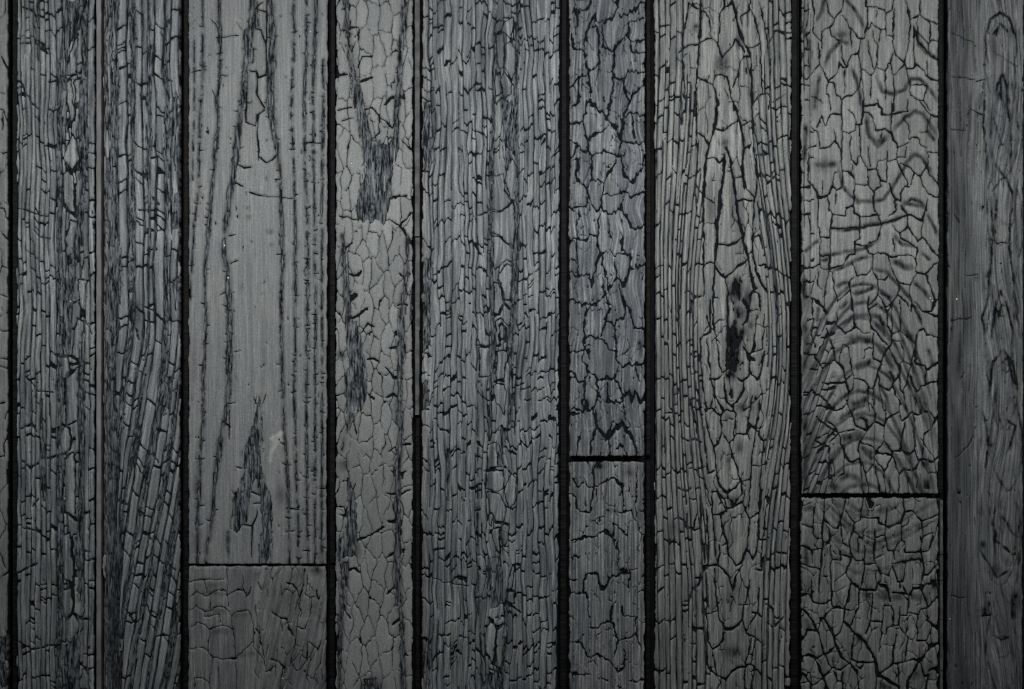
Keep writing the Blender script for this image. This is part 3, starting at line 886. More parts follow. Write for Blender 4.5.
r.hairs([(247.7, 208, 2, 2, .6), (248.7, 217.5, 2, 2.4, .7), (270, 231.5, 4, 2.4, .6), (271, 245, 2.4, 2, 0.45), (260.5, 483, 3, 7, 1.2), (198, 488, 4, 14, 0.8), (197, 540, 4, 18, 0.7), (193, 365, 5, 30, 0.35), (316, 20, 4, 25, 0.5), (281, 495, 4, 10, 0.5)])
r.fibres(0.20, 2.4, 90)
d, f = seg_dist(r.X, r.Y, [(282, 432), (275, 441), (271, 455), (270, 464)])
q = inside(r.X + r.jx, r.Y + r.jy, [(268.5, 438), (283, 431), (282.5, 440), (275, 449), (270.5, 466), (268.5, 455), (273, 444)])
r.P = np.where(q, 0.75, 0) * (0.7 + 0.3 * vn(r.X / 3, r.Y / 3, 9))
r.P = np.maximum(r.P, 0.8 * inside(r.X, r.Y, [(279, 429), (283, 428.5), (282, 434), (276, 440)]))
build_board(r, "wide smooth grey board with long thorny vertical splits and a pale scrape", crust_material("crust_d", shade(1.03), line=0.28, pitch=2.2, dark=0.5, relief=0.35),
            lips=[((329.4, 328.0), (334.2, 334.0), *FULL, 9.5, SAWN)], flecks=[(310.5, 31.5, 1.2), (202.2, 174, .7), (224.5, 245.5, 1.0), (228, 278, 1.0), (225.7, 315, .8), (210.5, 343, .8), (260.5, 187, .7), (191, 407, .6)],
            strand=r.strands(0.50))

# --- below it
r = Relief((188.9, 188.6), (326.2, 325.6), J3 + 1.5, Y1, 5, edge=0.45)
r.S = r.Y
r.G = r.X + 0.2 * (r.Y - 600) * smooth(240, 265, r.X)
w5 = lambda *a: V(180, 529, 4.267, *a)
r.cracks(w5([(45, 290), (70, 265), (110, 290), (130, 275), (160, 262), (200, 265), (205, 240), (195, 165)], [(200, 265), (205, 335)], [(205, 285), (240, 260), (270, 262), (280, 290)], [(45, 350), (70, 325), (100, 355), (140, 345), (175, 330), (210, 350), (220, 375), (245, 350), (290, 345), (300, 375)],
            [(130, 290), (125, 345)], [(100, 355), (105, 375), (170, 365), (172, 405)], [(45, 420), (75, 400), (100, 405), (125, 430), (150, 420), (200, 415), (225, 430), (220, 375)], [(125, 430), (118, 480), (120, 520), (140, 550), (200, 555), (235, 550), (230, 470), (225, 430)], [(45, 515), (85, 505), (120, 520)],
            [(140, 550), (130, 600), (125, 683), (125, 760)], [(235, 550), (240, 620), (235, 760)], [(235, 550), (270, 520), (310, 485), (320, 515)], [(310, 485), (315, 440), (300, 375)], [(320, 425), (335, 450)], [(320, 515), (355, 560), (365, 590)], [(60, 700), (60, 640), (95, 635), (130, 660)], [(165, 580), (165, 683)],
            [(40, 225), (105, 215), (115, 270)], [(105, 215), (190, 215)], [(270, 262), (268, 190)], [(280, 290), (310, 250)]), 1.0, 1.0, 0.8)
r.cracks(w5([2.2, (455, 230), (480, 235), (515, 290)], [1.1, (515, 290), (530, 170)], [1.1, (515, 290), (500, 420), (490, 490), (465, 590)], [2.0, (390, 355), (410, 372), (455, 385), (470, 430), (485, 460)], [1.4, (500, 415), (530, 430), (555, 370), (560, 295), (580, 290)], [1.2, (545, 190), (530, 280), (560, 295)], [1.6, (555, 480), (585, 520), (610, 470)],
            [2.2, (385, 555), (415, 565), (450, 600)], [1.3, (470, 560), (495, 610)], [1.0, (320, 320), (335, 440), (365, 590)], [1.0, (600, 560), (610, 640)], [1.0, (530, 600), (545, 660)], [1.0, (330, 230), (350, 260)], [1.0, (365, 260), (380, 300)], [1.6, (580, 260), (590, 300), (600, 290)], [1.4, (320, 600), (330, 640)], [1.2, (500, 610), (540, 560), (550, 480)], [1.0, (440, 590), (420, 700)]), 1.0, 1.0, 0.8)
r.cells(9, 26, w=0.7, jit=0.45, warp=2.5, jagged=2.0, thin=1.0, where=r.X > 252)
r.bands(w5([(70, 280), (150, 270), (200, 275)], [(110, 245), (190, 240)], [(130, 440), (220, 435)], [(230, 370), (290, 360)], [(240, 540), (330, 530)], [(110, 350), (200, 350)]), 5, 0.35, 0.15)
r.hairs([(292, 655, 22, 30, 0.35), (288, 600, 20, 22, 0.35), (316, 570, 6, 5, 0.9), (197, 590, 8, 30, 0.25)])
r.fibres(0.55, 2.6, 16, where=smooth(240, 262, r.X))
build_board(r, "short dull board end with rounded scales at left and slanting cracks at right", crust_material("crust_e", shade(1.04), line=0.35, pitch=3.4, relief=0.3),
            lips=[((329.4, 328.0), (334.2, 334.0), *FULL, 9.5, SAWN)], flecks=[(282.8, 678.5, 1.2)], strand=r.strands(0.55))

# --- mosaic of rounded plates with torn dark patches
r = Relief((336.4, 336.2), (412.2, 411.8), *FULL, 6, edge=0.55)
r.cells(10.6, 27, w=0.75, jit=0.42, warp=2.2, jagged=1.8)
r.torn(polys=[V(180, 140, 4.267, [(775, 0), (850, 0), (860, 30), (890, 25), (935, 10), (930, 60), (910, 130), (905, 200), (890, 290), (876, 330), (868, 362), (845, 335), (822, 356), (800, 338), (778, 352), (755, 335), (745, 300), (760, 215), (785, 180), (780, 60)])[0][1],
              V(180, 280, 4.267, [(710, 175), (745, 170), (770, 240), (780, 310), (800, 420), (800, 490), (770, 560), (735, 590), (710, 570), (705, 440), (720, 340), (705, 260)])[0][1],
              V(180, 410, 4.267, [(700, 270), (730, 310), (755, 400), (755, 470), (760, 560), (745, 620), (680, 635), (670, 560), (700, 540), (715, 450), (710, 350)])[0][1],
              V(180, 529, 4.267, [(770, 683), (785, 640), (855, 630), (865, 720), (770, 720)])[0][1]],
       streaks=[[(343, -20, 4), (346, 5, 5), (347, 35, 6), (350, 52, 7), (353, 75, 7), (357, 95, 9), (362, 115, 10), (366, 135, 12), (369, 150, 12)], [(406, -20, 4), (405, 0, 5), (403, 30, 6), (400, 52, 4), (399, 80, 6), (397, 100, 6), (396, 120, 5), (394, 145, 8)],
                [(342, 235, 3), (345, 270, 6), (347, 300, 6), (349, 325, 4)], [(407, 236, 2), (408, 270, 3), (404, 290, 4), (402, 306, 5), (401, 340, 7), (400, 370, 5), (399, 420, 6), (400, 445, 5), (398, 470, 5), (397, 500, 6), (398, 520, 6), (397, 560, 6), (398, 590, 6), (402, 620, 3), (402, 650, 4), (404, 715, 6)],
                [(351, 415, 3), (346, 432, 3), (342, 450, 2)], [(345, 565, 7), (343, 600, 6), (340, 640, 4), (340, 715, 3)], [(412, 290, 3), (411, 320, 1)]])
r.cracks(V(180, 0, 4.267, [1.8, (700, 130), (730, 115), (765, 115), (765, 170)], [1.8, (670, 325), (715, 312)], [2.2, (750, 350), (790, 345), (825, 330)], [1.6, (760, 290), (775, 240), (820, 238)], [1.8, (770, 475), (820, 460), (850, 490), (850, 570), (820, 590)], [1.6, (890, 235), (920, 215), (945, 225)], [1.8, (870, 450), (900, 415), (960, 420)], [1.6, (855, 505), (880, 520), (905, 545), (920, 510)], [1.6, (850, 610), (870, 640), (910, 590)], [1.4, (670, 470), (735, 460)], [1.4, (690, 520), (740, 500)], [1.4, (945, 600), (990, 640)], [1.8, (690, 40), (725, 25)]) +
         V(180, 140, 4.267, [2, (700, 470), (735, 440)], [1.3, (680, 320), (720, 335), (755, 340)], [1.8, (905, 240), (970, 238)], [1.6, (890, 340), (940, 370), (985, 310)], [2.2, (710, 575), (755, 575), (770, 560)], [1.8, (720, 670), (755, 655)], [1.6, (935, 365), (985, 430)], [1.8, (935, 570), (960, 590), (985, 570)]) +
         V(180, 280, 4.267, [2.4, (710, 165), (745, 165), (800, 120)], [2, (725, 85), (755, 65)], [1.8, (770, 230), (800, 185), (830, 200)], [2.4, (795, 340), (830, 340), (850, 355)], [2.2, (800, 490), (830, 510)], [2.4, (920, 220), (950, 245)], [2.2, (890, 290), (960, 285)], [2.2, (880, 375), (910, 415), (950, 420)], [2.4, (880, 500), (910, 488), (940, 515)], [1.8, (930, 105), (970, 105)], [1.6, (735, 590), (755, 660)], [1.6, (670, 495), (705, 480)]) +
         V(180, 410, 4.267, [2, (900, 265), (945, 290), (960, 260)], [2.2, (880, 355), (940, 365), (985, 340)], [2.4, (885, 475), (945, 475)], [2.2, (880, 630), (930, 605), (960, 600)], [2, (760, 560), (800, 540), (870, 500)], [1.8, (890, 180), (930, 150), (985, 150)], [1.6, (670, 415), (700, 415), (705, 460), (680, 450)], [1.8, (750, 310), (715, 380)]) +
         V(180, 529, 4.267, [3, (695, 180), (740, 170), (765, 185)], [2, (690, 320), (725, 385)], [2.2, (880, 280), (930, 235)], [2, (910, 415), (945, 375)], [2, (935, 520), (970, 540)], [2.4, (910, 105), (950, 105)]), 1.5)
r.hairs([(356, 550, 5, 8, 0.8), (340, 553, 5, 12, 0.9), (344, 465, 6, 6, 0.7), (341, 355, 5, 5, 0.9), (372, 685, 10, 8, 0.9)])
r.fibres(0.10, 2.4, 60)
build_board(r, "narrow pale board crazed into smooth rounded plates with torn dark patches", crust_material("crust_f", shade(1.02), line=0.10, pitch=4.5, dark=0.4, relief=0.15),
            lips=[(414.7, 419.6, Y0, 236, 1.6, LIP), (414.7, 419.4, 236.2, 330, 5.5, LIP), (414.9, 419.0, 330.2, 415, 2.6, LIP), (414.9, 419.4, 415.2, Y1, 9.0, SAWN)], flecks=[(351.5, 163.5, 1.2), (342, 230, .6)],
            strand=r.strands(0.62))

# --- close-packed small scales
r = Relief((422.8, 422.4), (559.2, 557.2), *FULL, 7, edge=0.6)
r.G = r.G + 2.2 * vn(r.X / 22, r.Y / 48, 71) + 1.2 * vn(r.X / 9, r.Y / 18, 74) + 5 * np.exp(-((r.X - 503) / 16) ** 2) * vn(r.Y / 40, r.Y * 0, 72) * np.sign(r.X - 503) * 0.5
r.S = r.S + 5 * vn(r.X / 18, r.Y / 40, 73)
mid = (r.X > 490) & (r.X < 517)
r.strips([416, 430] + every(434, 489, 5.6, 13, 0.35) + [490, 495, 503, 511, 517] + every(522.5, 568, 5.4, 14, 0.3), 20, keep=0.66, sig=4.2, wl=0.95, wt=1.7, miss=0.28, jag=3.4, extra=0.3, slant=1.0)
r.plates(V(410, 0, 4.267, [(370, 152), (395, 142), (405, 185), (400, 285), (385, 296), (370, 265)], [(408, 190), (425, 172), (453, 220), (450, 300), (435, 345), (405, 288)], [(388, 132), (405, 92), (440, 68), (440, 120), (430, 165), (400, 140)], [(443, 90), (463, 110), (455, 188), (440, 165)], [(400, 305), (435, 352), (430, 405), (400, 418), (386, 345)]) +
         V(410, 140, 4.267, [(350, 155), (400, 145), (405, 210), (430, 260), (400, 300), (345, 300)], [(410, 100), (440, 80), (465, 140), (460, 260), (430, 250), (410, 190)], [(350, 310), (400, 305), (440, 265), (450, 380), (440, 455), (380, 405), (345, 395)], [(350, 410), (385, 415), (440, 465), (440, 520), (410, 512), (360, 555)], [(375, 585), (415, 525), (440, 540), (430, 680), (400, 680)]) +
         V(410, 280, 4.267, [(358, 10), (380, 20), (398, 100), (375, 145), (358, 140)], [(370, 300), (415, 305), (412, 350), (400, 425), (368, 430)], [(358, 450), (402, 445), (410, 500), (405, 575), (375, 530), (355, 490)], [(295, 290), (340, 285), (345, 410), (295, 410)], [(365, 180), (385, 160), (425, 200), (425, 290), (412, 295), (410, 210), (395, 188), (382, 205), (378, 275), (362, 275)]) +
         V(410, 410, 4.267, [(330, 150), (370, 140), (375, 245), (330, 255)], [(325, 265), (395, 258), (400, 330), (370, 355), (325, 335)], [(330, 345), (385, 365), (410, 425), (395, 475), (365, 475), (340, 430)], [(400, 345), (430, 270), (455, 290), (450, 390), (425, 425)], [(335, 448), (350, 445), (354, 485), (345, 500), (335, 482)], [(388, 495), (410, 485), (425, 500), (418, 550), (400, 588), (386, 545)], [(350, 510), (380, 500), (385, 620), (360, 580)]) +
         V(410, 529, 4.267, [(325, 420), (345, 390), (368, 425), (362, 490), (355, 580), (325, 520)], [(372, 430), (400, 410), (410, 420), (400, 540), (385, 600), (362, 585), (368, 500)], [(440, 158), (448, 170), (438, 250), (415, 265), (425, 200)], [(415, 272), (440, 265), (445, 320), (415, 305)]), 1.3)
r.cracks(V(410, 140, 4.267, [1.6, (290, 320), (345, 305)], [1.6, (440, 460), (500, 450)], [1.6, (440, 262), (465, 265)]) +
         V(410, 280, 4.267, [2.3, (360, 280), (380, 280), (382, 200), (395, 185), (410, 205), (415, 300), (430, 300)], [2.0, (375, 0), (400, 60), (400, 100), (430, 125)], [1.6, (360, 155), (380, 150), (400, 110)], [1.6, (360, 435), (400, 430)], [1.4, (290, 280), (370, 280)]) +
         V(410, 410, 4.267, [2.0, (360, 485), (400, 480), (425, 490)], [1.6, (315, 260), (400, 257)]) +
         V(410, 529, 4.267, [1.8, (410, 310), (470, 360)], [2.0, (330, 380), (370, 420), (410, 400)], [0.9, (70, 200), (140, 225), (250, 245)], [1.8, (345, 575), (390, 610)], [1.6, (440, 155), (470, 155)], [1.6, (420, 260), (450, 265)]), 1.5)
r.torn(polys=[[(500, 99), (509, 100), (516, 106), (515, 130), (512, 155), (508, 170), (503, 152), (502, 120)], [(498, 430), (506, 432), (504, 450), (503, 467), (498, 467), (496, 450)], [(488, 560), (500, 556), (504, 575), (503, 605), (490, 610), (487, 585)], [(485, 676), (500, 668), (504, 700), (484, 700)],
              [(423, 100), (432, 106), (434, 150), (431, 165), (423, 170)], [(422, 255), (431, 262), (429, 345), (422, 352)], [(422, 385), (429, 380), (430, 405), (422, 410)], [(422, 640), (430, 642), (428, 700), (422, 700)]],
       streaks=[[(494, -20, 1.5), (495, 60, 2.5), (492, 150, 3.2), (490, 230, 3.4), (491, 280, 3.2), (493, 350, 5.5), (491, 400, 3), (490, 440, 2)], [(517, 0, 2), (517, 60, 2.5), (516, 110, 3), (517, 170, 3), (517, 250, 4.5), (514, 290, 4), (511, 330, 5), (511, 380, 5), (509, 430, 3)], [(478, 420, 1), (477, 560, 1.6), (483, 700, 2)], [(448, 450, 2.5), (448, 480, 4), (447, 500, 2)], [(507, 590, 3), (505, 640, 3.5), (500, 700, 2)]])
r.hairs([(427, 130, 8, 40, 0.45), (428, 300, 8, 50, 0.4), (440, 20, 12, 25, 0.25), (430, 560, 10, 40, 0.3), (430, 650, 10, 40, 0.35)])
r.fibres(0.8, 1.5, 50)
build_board(r, "wide board split into close-packed small jagged scales with long plates down its middle", crust_material("crust_g", shade(1.32, 0.98, 1, 1.02), line=0.5, pitch=2.7),
            lips=[((561.8, 560.2), (567.2, 567.2), *FULL, 9.5, SAWN)], strand=r.strands(0.42), space=1.5)

# --- deep-cracked block board
J6 = 458.5
r = Relief((569.8, 570.0), (644.6, 643.8), Y0, J6 - 2.6, 8, edge=0.6)
r.G = r.X + 3.0 * vn(r.X / 26, r.Y / 40, 81) + 5 * vn(r.X / 30, r.Y / 26, 84) * smooth(600, 625, r.X)
r.S = r.Y + 3 * vn(r.X / 20, r.Y / 30, 82)
z0 = lambda *a: V(410, 0, 4.267, *a)
z1 = lambda *a: V(410, 140, 4.267, *a)
z2 = lambda *a: V(410, 280, 4.267, *a)
z3 = lambda *a: V(410, 410, 4.267, *a)
z4 = lambda *a: V(410, 529, 4.267, *a)
r.jx = r.jx * 1.25; r.jy = r.jy * 1.3 + 2.0 * vn(r.X / 2.0, r.Y / 12, 83)
r.cracks(z0([(690, 140), (700, 200), (740, 210), (760, 130), (785, 60), (795, 95), (855, 85), (890, 40), (880, 0), (880, -60)], [(740, 210), (760, 290), (775, 300)], [(820, 110), (825, 200), (870, 215), (905, 160), (930, 160), (940, 95), (995, 70)], [(775, 120), (800, 115)], [(685, 60), (720, 40), (750, 45), (770, 20), (775, -60)], [(890, 65), (930, 60), (1000, 10)], [(940, 120), (940, 220), (1000, 220)], [(960, 180), (1000, 170)],
            [(870, 215), (870, 320), (905, 350), (935, 300), (960, 305), (1000, 310)], [(905, 350), (935, 450), (950, 400), (1000, 350)], [(680, 380), (725, 330), (760, 310), (770, 290)], [(870, 320), (855, 430), (850, 500)], [2.6, (760, 425), (780, 440), (830, 490), (890, 555), (905, 600)], [(905, 590), (910, 490), (940, 485), (1000, 490)], [(905, 600), (960, 615), (1000, 605)], [(680, 525), (740, 515), (755, 430), (770, 420)], [(755, 595), (800, 570), (850, 535)],
            [(680, 590), (740, 640), (780, 655), (840, 645), (890, 665), (905, 600)], [(955, 500), (955, 590)], [(760, 310), (775, 420)], [(740, 515), (755, 595), (760, 650)], [(690, 470), (720, 430), (725, 330)], [(800, 115), (810, 260), (775, 300)], [(720, 40), (705, 140)], [(935, 450), (910, 490)]) +
         z1([(680, 70), (700, 60), (715, 30)], [(780, 60), (775, 170), (750, 200), (715, 165), (710, 80)], [(780, 170), (830, 180), (840, 150), (880, 85)], [(680, 290), (740, 280), (760, 240), (750, 200)], [(760, 240), (790, 300), (820, 270), (830, 180)], [(830, 230), (870, 235), (910, 220), (940, 240), (1000, 220)], [(905, 60), (910, 150), (950, 190), (970, 150), (990, 120), (1000, 60)], [(815, 300), (850, 320), (900, 290), (910, 245)], [(820, 250), (815, 300)], [(900, 290), (930, 340), (950, 375), (1000, 370)],
            [(680, 430), (720, 410), (745, 430), (770, 405), (800, 415), (805, 340), (815, 300)], [(800, 415), (805, 480), (790, 560), (780, 615), (765, 575), (720, 580), (680, 560)], [(820, 490), (850, 475), (880, 500), (890, 470), (940, 490), (940, 560), (910, 625), (890, 600), (870, 520)], [(820, 490), (830, 560), (850, 640), (870, 610), (885, 590)], [1.4, (905, 420), (905, 460), (930, 480)], [(940, 550), (1000, 530)], [1.4, (710, 420), (715, 580)], [1.3, (680, 500), (710, 530)], [(805, 480), (825, 490)], [1.2, (850, 360), (850, 400), (870, 440)], [1.3, (900, 390), (910, 420)], [1.3, (720, 290), (710, 410)]) +
         z2([(680, 80), (735, 105), (760, 105), (800, 100), (830, 60), (820, 0)], [(830, 60), (850, 130), (830, 170), (870, 190), (915, 160), (920, 110), (890, 30)], [(920, 110), (940, 120), (960, 200), (1000, 215)], [(750, 105), (745, 240), (745, 300), (700, 300), (680, 310)], [(745, 245), (800, 245), (850, 290), (880, 300), (885, 340), (905, 375), (940, 360), (1000, 360)], [1.6, (870, 190), (885, 300)], [1.6, (830, 180), (815, 245)],
            [(680, 380), (725, 440), (750, 420), (760, 395), (780, 395), (800, 430), (840, 410), (870, 420), (890, 370)], [(745, 430), (740, 540), (770, 560)], [(800, 430), (800, 500), (780, 550), (690, 555), (680, 560)], [(840, 440), (840, 515), (880, 525), (910, 515), (900, 470), (870, 420)], [2.4, (920, 500), (930, 480), (945, 525), (960, 475), (980, 530), (1000, 490)], [(680, 580), (720, 570)], [(780, 550), (790, 620), (830, 660), (860, 640), (905, 600), (940, 683)], [1.4, (910, 520), (920, 600)], [1.4, (745, 300), (740, 350), (760, 395)], [1.3, (960, 360), (980, 440)]) +
         z3([2.6, (795, 70), (840, 125), (860, 100), (905, 60), (935, 100), (970, 190)], [2.2, (795, 0), (795, 70), (765, 190)], [1.8, (730, 90), (705, 200)], [1.6, (845, 130), (860, 160), (845, 200)], [1.6, (880, 170), (900, 150), (930, 200)], [1.3, (870, 40), (850, 90)]), 1.95, 1.15)
r.cells(12, 18, w=0.6, jit=0.45, warp=3, jagged=2.6, thin=1.6)
r.hairs([(587, 405, 4, 7, 1.0), (598, 470, 4, 4, 0.6), (640, 345, 4, 16, 0.7), (632, 395, 6, 6, 0.7), (600, 20, 30, 30, 0.25), (606, 75, 14, 25, 0.22)])
rib = np.sin(2 * math.pi * (r.G + 0.8 * vn(r.X / 6, r.Y / 20, 85)) / 3.4)
r.C = np.maximum(r.C, np.clip(0.55 * rib * (0.6 + 0.8 * vn(r.X / 9, r.Y / 12, 86)), 0, 1)); r.H = r.H + 0.16 * rib
r.fibres(0.5, 1.9, 26)
build_board(r, "narrow dark board broken into deep-cracked jagged blocks above a cross joint", crust_material("crust_h", shade(1.22, 0.98, 1.0, 1.03), line=0.8, pitch=2.2, relief=0.7),
            lips=[(647.0, 651.6, *FULL, 10.0, SAWN)], strand=r.strands(0.5), space=1.15)

# --- ribbed board below the joint
r = Relief((569.9, 570.0), (644.2, 643.8), J6 + 3.6, Y1, 9, edge=0.7)
r.jx = r.jx * 1.1; r.jy = r.jy * 1.3 + 0.9 * vn(r.X / 1.4, r.Y / 6, 93)
r.cracks(z3([(740, 290), (760, 325), (800, 330), (840, 300), (870, 285), (905, 325), (915, 380), (912, 440)], [(695, 290), (710, 330), (740, 310)], [(705, 370), (715, 430), (770, 435), (785, 330), (780, 240)], [(680, 360), (705, 370)], [1.3, (795, 340), (800, 400)], [(890, 440), (940, 425), (965, 475)], [1.8, (690, 560), (750, 540), (800, 545), (830, 510), (865, 545), (870, 480), (900, 500), (925, 535)], [1.2, (775, 470), (830, 460)], [(690, 630), (715, 635)], [(985, 430), (1000, 430)], [1.2, (885, 560), (890, 683)], [1.2, (970, 240), (965, 460)]) +
         z4([1.8, (690, 65), (710, 55), (750, 35), (800, 35), (830, 10), (870, 50), (880, 80)], [(685, 120), (720, 125)], [2.2, (740, 240), (755, 190), (800, 190), (820, 260), (850, 205), (890, 190), (940, 185), (965, 170)], [(680, 270), (740, 270), (760, 300)], [(680, 220), (710, 225)], [(740, 240), (735, 270)], [1.8, (770, 420), (800, 430), (815, 400), (855, 400), (865, 330), (880, 310)], [(905, 375), (960, 378)], [(905, 375), (905, 330)], [1.8, (865, 400), (885, 475), (930, 470), (965, 450), (985, 510)], [1.8, (680, 485), (720, 485), (745, 510), (760, 555), (800, 540), (850, 560), (890, 610), (915, 590), (915, 510)], [(715, 480), (740, 455)],
            [(885, 475), (870, 550)], [1.8, (690, 620), (770, 620)], [(810, 640), (850, 655)], [(970, 270), (1000, 270)], [(680, 370), (700, 380)], [1.2, (760, 300), (770, 420)], [(930, 650), (1000, 650)], [1.2, (940, 185), (930, 250)], [1.2, (965, 380), (965, 450)]), 1.6, 1.2)
r.cells(15, 24, w=0.7, jit=0.42, warp=2, jagged=3.0, thin=1.5)
r.hairs([(624, 571, 5, 4, 1.3), (598, 466, 5, 4, 1.2), (629, 473, 5, 5, 0.7), (615, 511, 2, 2, 1.2), (609, 511, 1.5, 2, 1.0), (600, 520, 2, 2, 1.0)])
rib = np.sin(2 * math.pi * (r.X + 0.7 * vn(r.X / 8, r.Y / 60, 95)) / 3.3)
r.C = np.maximum(r.C, np.clip(0.62 * rib * (0.75 + 0.5 * vn(r.X / 9, r.Y / 30, 96)), 0, 1)); r.H = r.H + 0.2 * rib
r.fibres(0.4, 1.6, 120)
build_board(r, "short ribbed board of fine straight lines, below the cross joint on the narrow dark board", crust_material("crust_i", shade(1.38), line=0.85, pitch=1.7, relief=0.8),
            lips=[(646.8, 651.6, *FULL, 10.0, SAWN)], strand=r.strands(0.5), space=1.0)

# --- knot and pointed arches
r = Relief((655.4, 655.4), (791.2, 789.6), *FULL, 10, edge=0.7)
dx = r.X - (729 + 5 * np.exp(-((r.Y - 350) / 110.0) ** 2))
hh = 40 * np.exp(-((r.Y - 335) / 150.0) ** 2)
ad = np.sqrt(dx * dx + 30)
r.G = np.sign(dx) * np.maximum(ad - hh * np.exp(-(ad / 60) ** 2) * 1.1, 0.5 * ad * np.exp(-hh / 30)) + 0.8 * vn(r.X / 15, r.Y / 60, 101)
r.S = r.Y + 4 * vn(r.X / 16, r.Y / 50, 102)
cx = np.interp(r.Y, [0, 60, 100, 200, 300, 400, 510, 600, 689], [686, 683, 697, 703, 705, 703, 707, 709, 711])
cR = np.interp(r.Y, [0, 60, 100, 200, 300, 400, 510, 600, 689], [764, 764, 755, 757, 768, 766, 764, 758, 750])
out = (r.X < cx) | (r.X > cR) | vis(r)
r.strips(every(-82, -30, 5.4, 17, 0.3) + every(-24, 20, 6.5, 4, 0.2) + every(22, 76, 6.2, 18, 0.3), 40, keep=0.74, sig=6, wl=1.65, wt=1.8, miss=0.05, jag=2.0, where=out, extra=0.3, slant=0.8)
r.G = 0.5 * r.G + 0.75 * dx + 0.8 * vn(r.X / 11, r.Y / 35, 104)
q0 = lambda *a: V(640, 0, 6.2625, *a)
q1 = lambda *a: V(640, 100, 6.2625, *a)
q2 = lambda *a: V(640, 200, 6.2625, *a)
q3 = lambda *a: V(640, 300, 6.2625, *a)
q4 = lambda *a: V(640, 400, 6.2625, *a)
q5 = lambda *a: V(640, 490, 6.2625, *a)
q6 = lambda *a: V(640, 579, 6.2625, *a)
